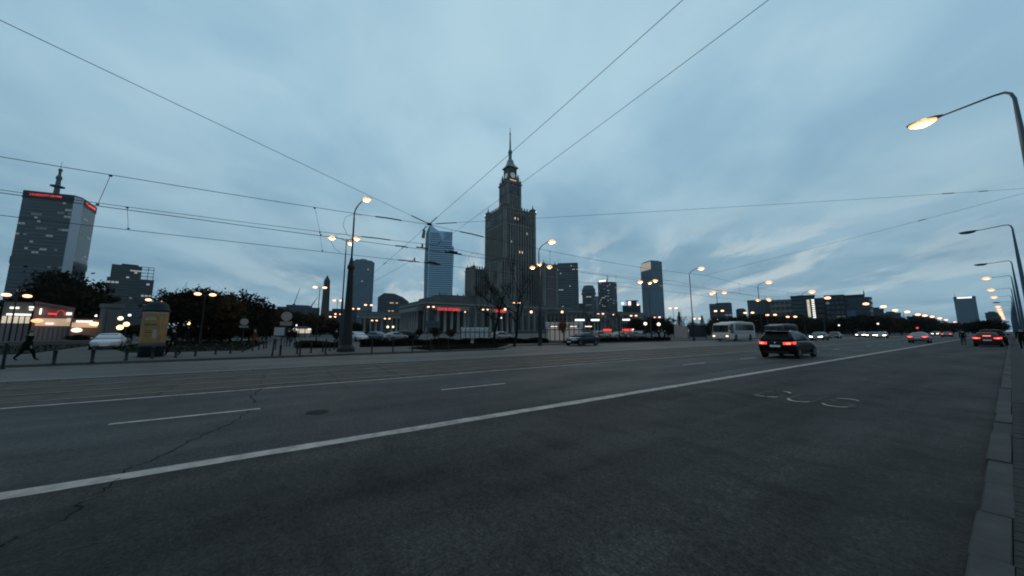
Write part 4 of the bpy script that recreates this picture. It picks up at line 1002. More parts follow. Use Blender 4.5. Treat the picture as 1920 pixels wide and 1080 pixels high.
near_trees = [ # bearing, distance, crown top v, kind, label
    (20, 108, 560, 'broad_b', 'dark tree at the left edge above the white fascia shop'), (62, 106, 540, 'broad_c', 'dark tree left of the tallest crown before the hotel tower'), (110, 104, 513, 'broad_a', 'tallest dark tree standing before the hotel tower'), (150, 106, 538, 'broad_b', 'dark tree right of the tallest crown before the hotel tower'), (172, 112, 578, 'broad_c', 'low dark tree just left of the pale pylon'),
    (352, 58, 539, 'broad_a', 'big leafy tree right of the poster column, nearest its side'), (396, 60, 541, 'brown_a', 'broad brownish tree in the middle of the leafy group'), (432, 62, 552, 'broad_c', 'dark tree right of the brownish tree in the leafy group'), (468, 66, 562, 'broad_b', 'dark tree sloping down towards the first round sign'), (500, 74, 572, 'brown_a', 'brown tree at the right end of the leafy group'),
    (300, 75, 553, 'bare_c', 'thin bare tree above the green cap of the poster column')]
for u, d, v, k, lab in near_trees:
    tree(k, lab, tpos(u, d), hgt(u, v, d), 'bare_tree' if 'bare' in k else 'leafy_tree')
for i, (u, d, v, k, lab) in enumerate([(508, 100, 568, 'conifer', 'dark conifer with a pointed top right of the leafy group'), (530, 105, 580, 'broad_a', 'low dark tree behind the round sign with the plate'), (556, 120, 585, 'broad_b', 'low dark tree above the white-lit kiosk'), (588, 115, 584, 'brown_a', 'low brown tree just left of the obelisk foot'), (626, 95, 600, 'broad_c', 'dark tree between the obelisk and the tall lamp post'), (668, 85, 605, 'broad_a', 'dark shrub-like tree right of the tall lamp post'), (690, 100, 603, 'conifer', 'small pointed conifer before the far columned pavilion'), (815, 72, 613, 'broad_b', 'dark round bush before the long pavilion'), (785, 76, 617, 'broad_c', 'low dark bush left of the round bush before the pavilion'), (845, 74, 616, 'brown_a', 'low brown bush beside the small glass canopy'),
        (1190, 110, 598, 'broad_a', 'dark tree before the right pavilion under the lit-corner tower'), (1222, 105, 594, 'broad_b', 'dark tree at the foot of the lit-corner tower'), (1252, 100, 597, 'broad_c', 'dark tree right of the lit-corner tower'), (1275, 130, 581, 'conifer', 'dark pointed conifer left of the tall curved lamp'), (1318, 135, 588, 'conifer', 'dark pointed conifer right of the tall curved lamp'), (1300, 95, 602, 'brown_a', 'brownish tree left of the coach'), (1322, 92, 607, 'broad_a', 'dark tree directly left of the coach front')]):
    tree(k, lab, tpos(u, d), hgt(u, v, d), 'conifer_tree' if k == 'conifer' else 'leafy_tree')
park = [(1350, 150, 592), (1378, 145, 594), (1405, 140, 592), (1432, 150, 590), (1462, 150, 590), (1492, 155, 592), (1520, 160, 598), (1548, 170, 600), (1575, 175, 598), (1600, 170, 594), (1622, 175, 590), (1645, 190, 594), (1668, 200, 594), (1690, 210, 595), (1712, 225, 596), (1732, 240, 598), (1752, 250, 600), (1770, 270, 603), (1787, 300, 605)]
for i, (u, d, v) in enumerate(park):
    tree(K3[i % 3] if i % 4 else 'brown_a', f'dark leafy tree in the belt behind the avenue, {ORD[i]} from the coach rightwards', tpos(u, d), hgt(u, v, d), wide=1.35, group='tree belt behind the avenue')
for i, (u, d, v) in enumerate([(1832, 165, 603), (1850, 150, 600), (1862, 200, 601), (1874, 260, 604), (1815, 320, 605)]):
    p = tpos(u, d); tree(K3[i % 3], f'dark street tree near the end of the avenue, {ORD[i]} counted from nearest the red car', p, hgt(u, v, d), wide=1.2, group='street trees at the end of the avenue')
for u, d, v, k, lab, w in ((925, 37.9, 512, 'bare_a', 'bare tree with forked limbs before the palace, left one', 1.), (964, 35.3, 500, 'bare_b', 'bare tree before the palace, right one nearest its middle', .9), (1112, 58, 575, 'bare_c', 'thin bare tree by the light bars right of the glass entrance', .8), (1160, 60, 572, 'bare_a', 'bare tree before the right pavilion, between the two red signs', .8), (1285, 150, 585, 'bare_b', 'distant bare tree left of the tall curved lamp', .8)):
    p = tpos(u, d); tree(k, lab, p, hgt(u, v, d), 'bare_tree', 9.2, w)
p = tpos(1055, 44); tree('small_orange', 'small slender tree with orange autumn leaves by the glass entrance', p, hgt(1055, 596, 44), 'autumn_tree', 3.6)
def hedge(label, a, b, w, h, n, z=.08):
    a, b = Vector(a), Vector(b); ln = (b - a).length; rz = math.atan2(b.y - a.y, b.x - a.x)
    t = thing('hedge', label, 'hedge', (a.x, a.y, z), rz); mb = MB(); rnd = random.Random(n)
    for _ in range(n):
        x, y = rnd.uniform(0, ln), rnd.uniform(-w / 2, w / 2); zz_ = h * (.05 + .95 * rnd.random() ** .6) * (.86 + .14 * math.sin(x * 1.7))
        d = Vector((rnd.gauss(0, 1), rnd.gauss(0, 1), rnd.gauss(0, 1))).normalized(); e = d.orthogonal().normalized(); s = rnd.uniform(.07, .15); f = d.cross(e) * s * .6; e *= s; q = Vector((x, y, zz_))
        mb.quad(q - e, q + f, q + e, q - f)
    mb.build('foliage', 'hedge', t)
    MB().ring([[(0, -w * .4, 0), (0, w * .4, 0), (0, w * .3, h * .8), (0, -w * .3, h * .8)], [(ln, -w * .4, 0), (ln, w * .4, 0), (ln, w * .3, h * .8), (ln, -w * .3, h * .8)]]).build('inner_growth', 'hedge', t)
hedge('low dark hedge from the big lamp post to the small glass canopy', (-36.0, 6.2), (-34.8, 17.5), 1.4, .75, 5200)
hedge('low dark hedge behind the bare trees', (-35.2, 18.5), (-33.6, 28), 1.2, .7, 4200)
hedge('low hedge behind the dark blue sedan', (-31.6, 29.5), (-31.4, 52), 1.1, .62, 4800)
hedge('dark planted bed left of the big lamp post', (-37.5, 1.2), (-35.5, 5.0), 2.2, .6, 3000)

# ------------------------------------------------------------------ lamps
def arm_pts(pole_top, reach, rise, dirv, bend=.5, n=6):
    pts = [Vector((0, 0, pole_top - bend * 1.2)), Vector((0, 0, pole_top - bend * .5))]
    for k in range(1, n + 1):
        t = k / n; pts.append(Vector((dirv[0] * (bend * .35 + (reach - bend * .35) * t) if t > .01 else 0, dirv[1] * reach * t, pole_top + rise * t)))
    return pts
def luminaire(parent, c, d, L_=.75, lit='sodium', drop=.0, w=.17):
    """cobra head: dark housing with a glowing bowl below, long axis along d"""
    d = Vector((d[0], d[1], 0)).normalized(); ang = math.atan2(d.y, d.x)
    h = MB(); rings = []
    for t, ww, hh in ((0, .05, .05), (.2, w * .8, .075), (.6, w, .085), (.9, w * .8, .06), (1, w * .3, .03)):
        rings.append([(t * L_, ww * math.cos(a), .02 + hh * max(-.15, math.sin(a))) for a in [2 * math.pi * k / 8 for k in range(8)]])
    o = h.ring(rings).build('luminaire', 'lamp_metal', parent, True); o.location = c; o.rotation_euler = (0, 0, ang)
    MB().ball((L_ * .56, 0, -.02), 1., 24, 12, (L_ * .40, w, w * .62)).build('bulb_cover', lit, o, True)
    if lit != 'lamp_off' and parent.location.y < 60:
        pl = bpy.data.lights.new('lamp_light', 'POINT'); pl.energy = 120; pl.color = (1, .52, .26); pl.shadow_soft_size = .25
        lo = bpy.data.objects.new('lamp_light', pl); col.objects.link(lo); lo.parent = o; lo.location = (L_ * .56, 0, -.5)
    if lit != 'lamp_off': MB().ball((L_ * .56, 0, -w * .22), 1., 24, 12, (L_ * .30, w * .80, w * .62)).build('bulb', 'lamp_core', o, True)
    return o
def far_lamp(label, x, y, lit=True, H=11.2, scale=1., rot=0., big=False):
    t = thing('street_lamp', label, 'street lamp', (x, y, .1), rot, 'tall lamps along the far side of the avenue')
    if big:
        MB().lathe([(.62, 0), (.60, .25), (.42, .5), (.36, 1.6), (.30, 2.4), (.24, 4.6), (.20, 6.2)], 12).build('pedestal', 'iron', t)
        MB().lathe([(.27, 6.2), (.27, 6.4), (.18, 6.6), (.06, 7.2)], 10).build('pole_cap', 'iron', t)
    else: MB().lathe([(.22, 0), (.20, .3), (.15, .5), (.13, 3.5)], 10).build('pedestal', 'iron', t)
    MB().lathe([(.075, 6. if big else 3.4), (.06, H - .9)], 8).build('pole', 'lamp_metal', t)
    pts = [(0, 0, H - .95), (.0, 0, H - .6), (.12, .05, H - .3), (.42, .18, H - .02), (.95, .40, H + .22)]
    MB().tube(pts, [.055, .052, .05, .045, .04], 7).build('arm', 'lamp_metal', t)
    luminaire(t, (.92, .39, H + .22), (.92, .39), .95 * scale, 'sodium' if lit else 'lamp_off', w=.26 * scale)
    return t
far_lamp('tall lamp post on a thick dark pedestal, the nearest lit one left of centre', -27.6, 3.8, big=True)
far_lamp('tall bent lamp post lit beside the palace tower', -27.6, 22.1, H=10.7, scale=1.15)
for i, (x, y) in enumerate(((-28.0, 53.4), (-28.2, 80.2), (-28.8, 108.5))):
    far_lamp(['tall lit lamp left of the white coach', 'tall lit lamp rising behind the coach and the black car', 'tall lit lamp over the lit stair block'][i], x, y, scale=1.35 + .3 * i)
for i, (u, v) in enumerate(((1550, 559), (1622, 570), (1655, 575), (1677, 582), (1700, 585), (1720, 590), (1733, 592), (1747, 594), (1761, 597), (1773, 600), (1790, 604), (1800, 606.5), (1808, 608), (1816, 610))):
    p = gp(u, v, 11.4); t = thing('street_lamp', f'far lit lamp in the row left of the avenue, {ORD[i]} counted into the distance', 'street lamp', (p.x - 1.2, p.y, 0), 0, 'far row of lamps left of the avenue')
    MB().lathe([(.16, 0), (.07, 11.2)], 6).build('pole', 'lamp_metal', t); MB().tube([(0, 0, 11.1), (.3, 0, 11.4), (1.2, 0, 11.5)], .05, 5).build('arm', 'lamp_metal', t)
    s = 1.0 + min(1.4, p.y / 220); o = MB().ball((1.4, 0, 11.42), 1., 8, 5, (.48 * s, .34 * s, .25 * s)).build('luminaire', 'sodium_far', t, True)
def tri_lamp(label, x, y, H=9.9, s=1., rot=0.):
    t = thing('cluster_lamp', label, 'street lamp', (x, y, .1), rot, 'three-headed lamps of the square')
    MB().lathe([(.17, 0), (.15, .4), (.11, .6), (.10, 4.2), (.06, 4.6), (.05, H + .05)], 9).build('pole', 'lamp_metal', t)
    for k, a in enumerate((25, 145, 265)):
        dx, dy = math.cos(R(a)), math.sin(R(a))
        MB().tube([(0, 0, H - .12), (dx * .45, dy * .45, H + .04), (dx * .8, dy * .8, H + .04)], .03, 5).build('arm', 'lamp_metal', t)
        luminaire(t, (dx * .75, dy * .75, H + .04), (dx, dy), .72 * s, 'sodium', w=.22 * s)
for i, (x, y, lab) in enumerate(((-33.6, 4.1, 'slim three-headed lamp just left of the thick lamp pedestal'), (-33.4, 27.0, 'three-headed lamp glowing before the right foot of the palace'), (-33.8, 51.0, 'three-headed lamp before the solitary lit-corner tower'), (-35.4, 78.3, 'three-headed lamp above the white coach'), (-36.2, 107, 'three-headed lamp above the pale concrete block'))):
    tri_lamp(lab, x, y, s=1.15 + .22 * i, rot=R(10 + 40 * i))
for i, (y, lit) in enumerate(((20.5, 1), (47, 0), (71.4, 0), (90.7, 1), (117, 1), (143, 1), (170, 0), (199, 1), (223, 1), (248, 1), (270, 1), (292, 1), (320, 1), (360, 1), (400, 1))):
    z = 9.9; s = 1. + min(1.3, y / 200)
    t = thing('street_lamp', f'lamp with a long straight arm over the bus lane, {ORD[i]} from the camera, {"lit" if lit else "unlit"}', 'street lamp', (.94, y, .1), 0, 'lamps along the near pavement')
    MB().lathe([(.15, 0), (.14, .3), (.11, 3.2), (.095, 6.8), (.07, 8.2), (.055, z - .7)], 10).build('pole', M('lamp_blue', (.035, .075, .11), .4, .4), t)
    MB().tube([(0, 0, z - .75), (0, 0, z - .35), (-.05, 0, z - .13), (-.16, 0, z - .02), (-.40, 0, z - .01), (-1.52, 0, z - .12)], [.055, .05, .045, .04, .035, .028], 7).build('arm', 'lamp_blue', t)
    luminaire(t, (-1.5, 0, z - .14), (-1, 0), .85 * s, 'sodium' if lit else 'lamp_off', w=.17 * s * (1.2 if lit else 1.))
# smaller lights of the square: pairs of heads on a post, single globes
pairs = [(32, 554, 66, 1, 'left of the tall trees, above the white fascia shop'), (290, 563, 72, 1, 'above the poster column'), (385, 552, 52, 1, 'before the brownish leafy tree'), (600, 539, 62, 1, 'beside the obelisk'), (633, 563.5, 95, 1, 'between the obelisk and the tall lamp post'), (634, 589, 150, 1, 'low between obelisk and tall lamp post'), (624, 594, 190, 1, 'lowest one right of the obelisk'), (667, 579, 120, 1, 'right of the thick lamp pedestal'), (691, 572, 110, 1, 'before the far columned pavilion roof'), (702, 601, 200, 1, 'before the far portico columns'), (726, 597.5, 190, 1, 'right of the far portico columns'), (808, 575.5, 110, 1, 'at the corner of the long pavilion'), (910, 580.5, 120, 1, 'before the long pavilion wall left of the bare trees'), (968, 568, 95, 1, 'between the two bare trees before the palace'), (1126, 588.5, 130, 1, 'before the right pavilion'), (1188, 592, 140, 1, 'before the right end of the right pavilion'), (1232, 595, 130, 1, 'at the foot of the lit-corner tower'), (1262, 578, 110, 1, 'right of the lit-corner tower'), (1348, 583, 105, 1, 'before the plain grey block above the coach'), (1340, 599.5, 150, 1, 'low above the coach'), (1404, 586.5, 120, 1, 'at the left edge of the concrete block'), (1446, 590.5, 125, 1, 'above the black car'), (1484, 594, 135, 1, 'below the banded block'), (1307, 597.5, 150, 1, 'left of the coach above the shelter')]
for u, v, d, n, where in pairs:
    p = at(u, v, d); t = thing('park_lamp', 'lit two-headed square lamp ' + where, 'lamp', (p.x, p.y, 0), facing(p) + random.uniform(-.5, .5), 'two-headed lamps in the square')
    MB().lathe([(.11, 0), (.09, .5), (.045, p.z)], 7).build('pole', 'iron', t)
    s = .8 + d / 170
    for k in (-1, 1):
        MB().tube([(0, 0, p.z - .1), (k * .4 * s, 0, p.z)], .025, 4).build('arm', 'lamp_metal', t)
        MB().ball((k * .58 * s, 0, p.z), 1., 8, 5, (.30 * s, .19 * s, .15 * s)).build('luminaire', 'sodium_far', t, True)
globes = [(357, 606, 60, .45, 'globe_orange', 'warm yellow globe lamp glowing under the leafy trees'), (226, 597, 70, .38, 'lamp_warm', 'upper globe lamp of the three left of the poster column'), (237, 608, 64, .40, 'globe_orange', 'right globe lamp of the three left of the poster column'), (225, 614, 60, .40, 'globe_orange', 'lowest globe lamp of the three left of the poster column'), (727, 613, 120, .55, 'lamp_warm', 'round globe lamp before the far portico, left one'), (737, 613, 125, .50, 'lamp_warm', 'round globe lamp before the far portico, right one'), (1054, 585, 60, .30, 'sodium_far', 'single lamp above the orange tree'), (947, 580, 90, .45, 'sodium_far', 'single lamp above the second red neon sign'), (996, 585, 90, .50, 'sodium_far', 'single lamp right of the bare trees'), (1210, 607, 90, .55, 'lamp_warm', 'left round globe lamp at the foot of the lit-corner tower'), (1235, 608, 88, .55, 'lamp_warm', 'right round globe lamp at the foot of the lit-corner tower'), (485, 579, 75, .26, 'sodium_far', 'single small lamp in the dark trees right of the leafy group'), (415, 592, 80, .22, 'lamp_white', 'small pinkish lamp inside the leafy group'), (648, 584, 100, .40, 'sodium_far', 'single lamp touching the left side of the thick lamp pedestal'), (1180, 573, 160, .5, 'sign_red', 'small red light on the right pavilion roof'), (180, 592, 100, .3, 'lamp_white', 'small white lamp left of the pylon'), (1573, 610, 150, .35, 'lamp_white', 'small white lamp below the dark square block'), (1196, 571.5, 160, .55, 'sodium_far', 'orange lamp at the right end of the right pavilion roof')]
globes += [(556, 610, 100, .28, 'lamp_white', 'small white lamp above the white-lit kiosk'), (448, 618, 75, .22, 'lamp_white', 'tiny white lamp left of the small round sign'), (243, 591, 90, .3, 'lamp_white', 'small white lamp just left of the column cap'), (632, 618, 110, .35, 'sodium', 'dim orange lamp low left of the thick pedestal'), (1014, 590, 95, .35, 'sodium_far', 'orange lamp behind the bent lamp post'), (1150, 590, 150, .4, 'sodium_far', 'orange lamp before the right pavilion middle'), (1418, 600, 150, .4, 'sodium_far', 'orange lamp above the dark coach'), (1590, 606, 170, .4, 'lamp_white', 'small white lamp under the blue banner'), (1646, 607, 170, .4, 'lamp_white', 'small white lamp in the tree belt left of the headlights'), (1720, 615, 200, .5, 'sign_red', 'small red traffic light over the avenue'), (872, 585, 150, .4, 'sodium_far', 'orange lamp before the long pavilion, between its two signs'), (940, 596, 80, .25, 'lamp_white', 'small white lamp below the second red sign')]
for u, v, d, r, mt, lab in globes:
    p = at(u, v, d); t = thing('globe_lamp', lab, 'lamp', (p.x, p.y, 0))
    MB().lathe([(.09, 0), (.07, .5), (.045, p.z - r * .6)], 7).build('post', 'lamp_metal', t); r *= .72; MB().ball((0, 0, p.z), r, 10, 7).build('globe', mt, t, True)
    MB().lathe([(r * .45, p.z - r * 1.05), (r * .4, p.z - r * .8)], 8).build('collar', 'iron', t)

# ------------------------------------------------------------------ tram wires
def sag(a, b, s, n=14): return [Vector(a).lerp(Vector(b), k / n) - Vector((0, 0, s * 4 * (k / n) * (1 - k / n))) for k in range(n + 1)]
WR = .009
def overhead(label, X, zm, zc, ys, drops, ins):
    t = thing('overhead_line', label, 'overhead wire', (X, 0, 0), 0, 'tram overhead lines')
    m = []; c = []
    for a, b in zip(ys[:-1], ys[1:]):
        m += sag((0, a, zm), (0, b, zm), .30 if b - a > 15 else .12, 12)[: -1]; c += sag((0, a, zc), (0, b, zc), .06, 6)[: -1]
    m.append(Vector((0, ys[-1], zm))); c.append(Vector((0, ys[-1], zc)))
    MB().tube(m, WR, 5).build('messenger_wire', 'iron', t); MB().tube(c, WR * 1.1, 5).build('contact_wire', 'iron', t)
    def zat(pts, y):
        for p, q in zip(pts[:-1], pts[1:]):
            if p.y <= y <= q.y: return p.z + (q.z - p.z) * (y - p.y) / max(1e-6, q.y - p.y)
        return pts[-1].z
    for y, dy in drops:
        MB().tube([(0, y, zat(m, y)), (0, y + dy, zat(c, y + dy))], .006, 4).build('dropper', 'iron', t)
        MB().cbox((0, y, zat(m, y) - .03), (.025, .06, .045)).build('clamp', 'iron', t); MB().cbox((0, y + dy, zat(c, y + dy) + .04), (.025, .06, .04)).build('clamp', 'iron', t)
    for y0, y1, on in ins:
        pts = m if on == 'm' else c
        MB().tube([(0, y0, zat(pts, y0)), (0, (y0 + y1) / 2, zat(pts, (y0 + y1) / 2) + .015), (0, y1, zat(pts, y1))], .028, 6).build('insulator', 'iron', t)
    return t
o1 = overhead('pair of tram wires over the nearer track', -13.4, 6.12, 5.0, [-26, 4.77, 28, 54, 82, 110, 138, 166, 194, 250, 330], [(-4.3, -.15), (.55, .25), (11.5, 0), (19.4, 0), (34, 0), (46, 0), (62, 0), (74, 0)], [(2.6, 3.6, 'm'), (6.2, 7.4, 'm'), (3.4, 3.9, 'c')])
o2 = overhead('pair of tram wires over the farther track', -16.3, 6.05, 5.05, [-26, 6.2, 28, 54, 82, 110, 138, 166, 194, 250, 330], [(-4.75, .1), (.93, .15), (12.5, 0), (20.5, 0), (36, 0), (48, 0)], [(2.6, 3.9, 'm'), (4.3, 5.0, 'c')])
for o, y0, y1, z in ((o1, 5.5, 6.3, 5.02), (o2, 5.6, 6.45, 5.06)):
    mb = MB(); mb.cbox((0, (y0 + y1) / 2, z), (.06, y1 - y0, .05)); mb.cbox((0, (y0 + y1) / 2, z + .06), (.05, (y1 - y0) * .5, .07)); mb.build('section_insulator', 'black_plastic', o)
for o, y in ((o1, 4.5), (o2, 5.1)):
    mb = MB(); mb.cbox((0, y, 5.06), (.05, .5, .04)); mb.cbox((0, y, 5.16), (.04, .06, .16)); mb.build('pull_off', 'black_plastic', o)
# feeder loops between messenger and contact wires
for o, y, zt, zb, dx in ((o1, 1.6, 6.0, 5.0, 0), (o2, 1.5, 5.95, 5.05, 0), (o2, 8.2, 5.95, 5.05, 0)):
    MB().tube([(0, y + .5, zt), (0, y + .2, zt - .02), (0, y - .05, zt - .18), (0, y - .12, (zt + zb) / 2), (0, y + .05, zb + .15), (0, y + .3, zb + .02)], .007, 4).build('feeder_loop', 'iron', o)
hub = Vector((-13.4, 4.77, 6.14))
def span(label, a, b, ins=(), r=.0065, s=.05):
    t = thing('span_wire', label, 'wire', a); d = Vector(b) - Vector(a)
    pts = sag((0, 0, 0), d, s, 16); MB().tube(pts, r, 5).build('wire', 'iron', t)
    for f0, f1 in ins:
        p, q = pts[0].lerp(pts[-1], f0), pts[0].lerp(pts[-1], f1)
        zc = lambda f: -s * 4 * f * (1 - f)
        MB().tube([(p.x, p.y, p.z + zc(f0)), (q.x, q.y, q.z + zc(f1))], r * 3.2, 6).build('insulator', 'black_plastic', t)
    return t
span('span wire running up to the left edge of the sky', hub, (.9, -25, 8.5), [(.004, .03)])
span('steeper span wire running up to the top edge right of the spire', hub, (.9, 6.0, 8.3), [(.01, .05)])
span('second span wire crossing the palace spire to the top edge', (-16.3, 6.2, 6.05), (.9, 7.6, 8.45), [(.01, .03)])
span('nearly level span wire from the palace to the right edge', hub, (1.6, 29.66, 8.46), [(.01, .04), (.82, .84), (.885, .90)])
span('span wire rising from the far tram wires to the right edge', (-13.4, 28, 6.12), (1.6, 30.1, 8.51), [(.74, .76)])
sp6 = span('span wire dropping behind the hub to the far lamp side', hub, (-27.6, 3.8, 4.45), [(.02, .05), (.20, .23), (.40, .43)])
MB().cbox((-.0, 0, 0), (.10, .18, .08)).build('hub_fitting', 'black_plastic', sp6)
span('thin span wire behind the two tram wires to the far lamp post', (-16.3, 5.1, 5.2), (-27.6, 3.8, 4.4))
span('span wire across the tracks right of the palace', (-16.3, 28, 6.05), (-27.6, 22.1, 6.6))
p = onx(794, 437, -14.2); t = thing('hanging_plate', 'small pale plate hanging from the span wire left of the skyscraper tip', 'sign', p, R(40))
MB().ring([[(-.10, 0, -.20), (.06, 0, -.26), (.10, 0, .12), (-.02, 0, .18)], [(-.10, .015, -.20), (.06, .015, -.26), (.10, .015, .12), (-.02, .015, .18)]]).build('plate', 'sign_plate', t); MB().tube([(.04, .008, .15), (.10, .008, .36)], .008, 4).build('hanger', 'iron', t)
# poles that carry the span wires on the near side are the lamp posts' neighbours, just outside the view
for i, (x, y, z) in enumerate(((.98, -25, 8.6), (.98, 6.8, 8.6), (1.7, 29.9, 8.7))):
    t = thing('wire_pole', 'grey steel pole carrying tram span wires on the near pavement, ' + ('behind the camera', 'beside the camera', 'right of the view')[i], 'pole', (x, y, .1))
    MB().lathe([(.16, 0), (.14, .4), (.10, z)], 10).build('shaft', 'lamp_metal', t); MB().lathe([(.12, z), (.02, z + .15)], 10).build('cap', 'lamp_metal', t)

# ------------------------------------------------------------------ street furniture
bol = MB().lathe([(.085, 0), (.085, .04), (.06, .06), (.06, .54), (.075, .56), (.075, .62), (.05, .66), (.01, .68)], 10).mesh('post', 'bollard', True)
blist = [(100, 683), (172, 679), (236, 675), (285, 672), (329, 670), (366, 667), (404, 664), (432, 662), (455, 659), (473, 657), (485, 655), (494, 654), (499, 652), (525, 666), (557, 663), (583, 661), (605, 659), (618, 657), (626.5, 655.6)]
for i, (u, v) in enumerate(blist):
    p = gp(u, v + .6, .1); t = thing('bollard', f'short dark bollard on the far pavement, {ORD[i]} from the left edge', 'bollard', p, 0, 'short bollards on the far pavement'); obj('post', bol, t)
    MB().lathe([(.064, .47), (.064, .51)], 10).build('ring', 'iron', t)
for i, (u, v, hh, tilt, lab) in enumerate(((4, 692, 1.05, 4, 'tall dark post at the far left edge'), (510, 667, 1.05, 9, 'leaning tall dark post below the white panel'), (562, 666, 1.0, 2, 'tall dark post below the white-lit kiosk'), (610, 664, 1.0, 1, 'tall dark post below the obelisk'), (697, 661, .95, 0, 'first tall dark post right of the lamp pedestal'), (736.5, 659.7, .95, 0, 'second tall dark post right of the lamp pedestal'), (773, 659, .95, 0, 'third tall dark post right of the lamp pedestal'), (807.4, 658, .95, 0, 'fourth tall dark post right of the lamp pedestal'), (840.4, 658, .95, 0, 'fifth tall dark post, the last before the grass'))):
    p = gp(u, v + .6, .1); t = thing('street_post', lab, 'post', p, 0, None); t.rotation_euler = (R(-tilt * .4), R(tilt), 0)
    MB().lathe([(.07, 0), (.07, .05), (.045, .07), (.045, hh - .06), (.055, hh - .05), (.03, hh)], 9).build('post', 'bollard', t)
a, b = gp(237, 668, .1), gp(262, 667, .1); t = thing('barrier_rail', 'low dark tubular barrier beside the poster column', 'barrier', a, math.atan2(b.y - a.y, b.x - a.x)); ln = (b - a).length
MB().tube([(0, 0, 0), (0, 0, .62), (.06, 0, .70), (ln - .06, 0, .70), (ln, 0, .62), (ln, 0, 0)], .03, 7).build('hoop', 'iron', t); MB().tube([(0, 0, .35), (ln, 0, .35)], .022, 6).build('crossbar', 'iron', t)
# poster column
c = gp(282, 669, .1); t = thing('poster_column', 'round advertising column with a yellow poster and a green domed cap', 'advertising column', c)
RC = .56
MB().lathe([(RC * .96, 0), (RC * .96, .55), (RC * 1.04, .58), (RC * 1.04, .66), (RC, .68)], 32).build('base', 'column_green', t, True)
MB().lathe([(RC * .97, .66), (RC * .97, 2.72)], 40).build('drum', 'poster_pale', t, True)
def curved(a0, a1, z0, z1, r, name, mat, n=12):
    mb = MB(); rg = [[(r * math.cos(R(a0 + (a1 - a0) * k / n)), r * math.sin(R(a0 + (a1 - a0) * k / n)), z) for z in (z0, z1)] for k in range(n + 1)]
    return mb.ring(rg, cap=False, closed=False).build(name, mat, t)
view = math.degrees(math.atan2(-c.y, -c.x))
for k in range(4): curved(view - 64 + 91 * k, view + 24 + 91 * k, .84, 2.56, RC * .985, 'poster', 'poster_yellow', 18)
for a0, a1, z0, z1 in ((-48, 4, 2.16, 2.26), (-40, 0, 2.30, 2.34), (-52, 10, 1.84, 1.93), (-42, -8, 1.52, 1.56), (-46, 2, 1.40, 1.45), (-46, -6, 1.20, 1.24)): curved(view + a0, view + a1, z0, z1, RC * .992, 'poster_print', 'poster_ink' if z0 < 2 else 'poster_pale')
curved(view - 6, view + 12, 1.1, 1.6, RC * .992, 'poster_print', 'poster_pale')
MB().lathe([(RC * 1.04, 2.66), (RC * 1.10, 2.70), (RC * 1.10, 2.76), (RC * .96, 2.80), (RC * .94, 2.96), (RC * .84, 3.10), (RC * .6, 3.22), (RC * .25, 3.28), (.05, 3.30)], 32).build('cap', 'column_green', t, True)
MB().lathe([(.04, 3.29), (.06, 3.35), (.02, 3.44)], 8).build('finial', 'column_green', t)
def round_sign(label, u, v, d, r, plate_h):
    p = at(u, v, d); t = thing('round_road_sign', label, 'road sign', (p.x, p.y, .08), facing(p))
    MB().lathe([(.035, 0), (.035, p.z + r)], 8, (0, .03, 0)).build('pole', 'lamp_metal', t); MB().lathe([(r, -.01), (r, .01)], 24, (0, 0, p.z), 'y').build('disc', 'sign_back', t)
    MB().lathe([(r * 1.02, -.004), (r * 1.02, .014), (r * .97, .016)], 24, (0, 0, p.z), 'y').build('rim', 'sign_plate', t)
    MB().cbox((0, 0, p.z - r - plate_h / 2 - .06), (r * 2.2, .02, plate_h)).build('plate', 'sign_plate', t)
round_sign('small round sign with a plate before the leafy trees', 458, 604.5, 54, .42, .26)
round_sign('larger round sign with a plate above the white panel', 537.5, 594.5, 42.4, .48, .42)
p = gp(521, 656, .08); t = thing('info_panel', 'white square information panel on a post among the bollards', 'panel', p, facing(p)); d = Vector(p[:2]).length
sc_ = (at(530, 620, d) - at(510, 620, d)).length / 20; z0, z1 = hgt(520, 628.5, d) - .08, hgt(520, 614.5, d) - .08
MB().box(-10 * sc_, 9 * sc_, -.05, .05, z0, z1).build('board', 'panel_white', t); MB().box(-10.6 * sc_, 9.6 * sc_, -.03, .08, z0 - .05, z1 + .05).build('frame', 'sign_plate', t)
for s in (-5, 5): MB().lathe([(.04, 0), (.04, z0)], 7, (s * sc_, .02, 0)).build('post', 'iron', t)
MB().box(-7 * sc_, 4 * sc_, -.06, .0, z0 - .28, z0 - .14).build('lower_plate', 'sign_plate', t)
p = gp(846, 652, .1); t = thing('road_sign_post', 'dark blue direction sign on two posts before the small glass canopy', 'road sign', (p.x - 6, p.y + .5, .1), facing(p)); d = Vector((p.x - 6, p.y + .5)).length
z0, z1 = hgt(856, 616, d), hgt(856, 604, d)
MB().box(-.75, .75, -.03, .03, z0, z1).build('board', 'facade_mid', t); MB().box(-.77, .77, -.04, .01, (z0 + z1) / 2 - .03, (z0 + z1) / 2 + .03).build('divider', 'facade_dark', t)
for s in (-.6, .6): MB().lathe([(.035, 0), (.035, z1)], 7, (s, .06, 0)).build('post', 'lamp_metal', t)
p = at(192, 640, 48); t = thing('slim_pole', 'slim pale pole standing in front of the pylon and the white car', 'pole', (p.x, p.y, .06)); zt = hgt(193, 585, 48)
MB().lathe([(.06, 0), (.05, .3), (.035, zt)], 8).build('shaft', 'lamp_metal', t); MB().lathe([(.045, zt), (.01, zt + .08)], 8).build('cap', 'lamp_metal', t)

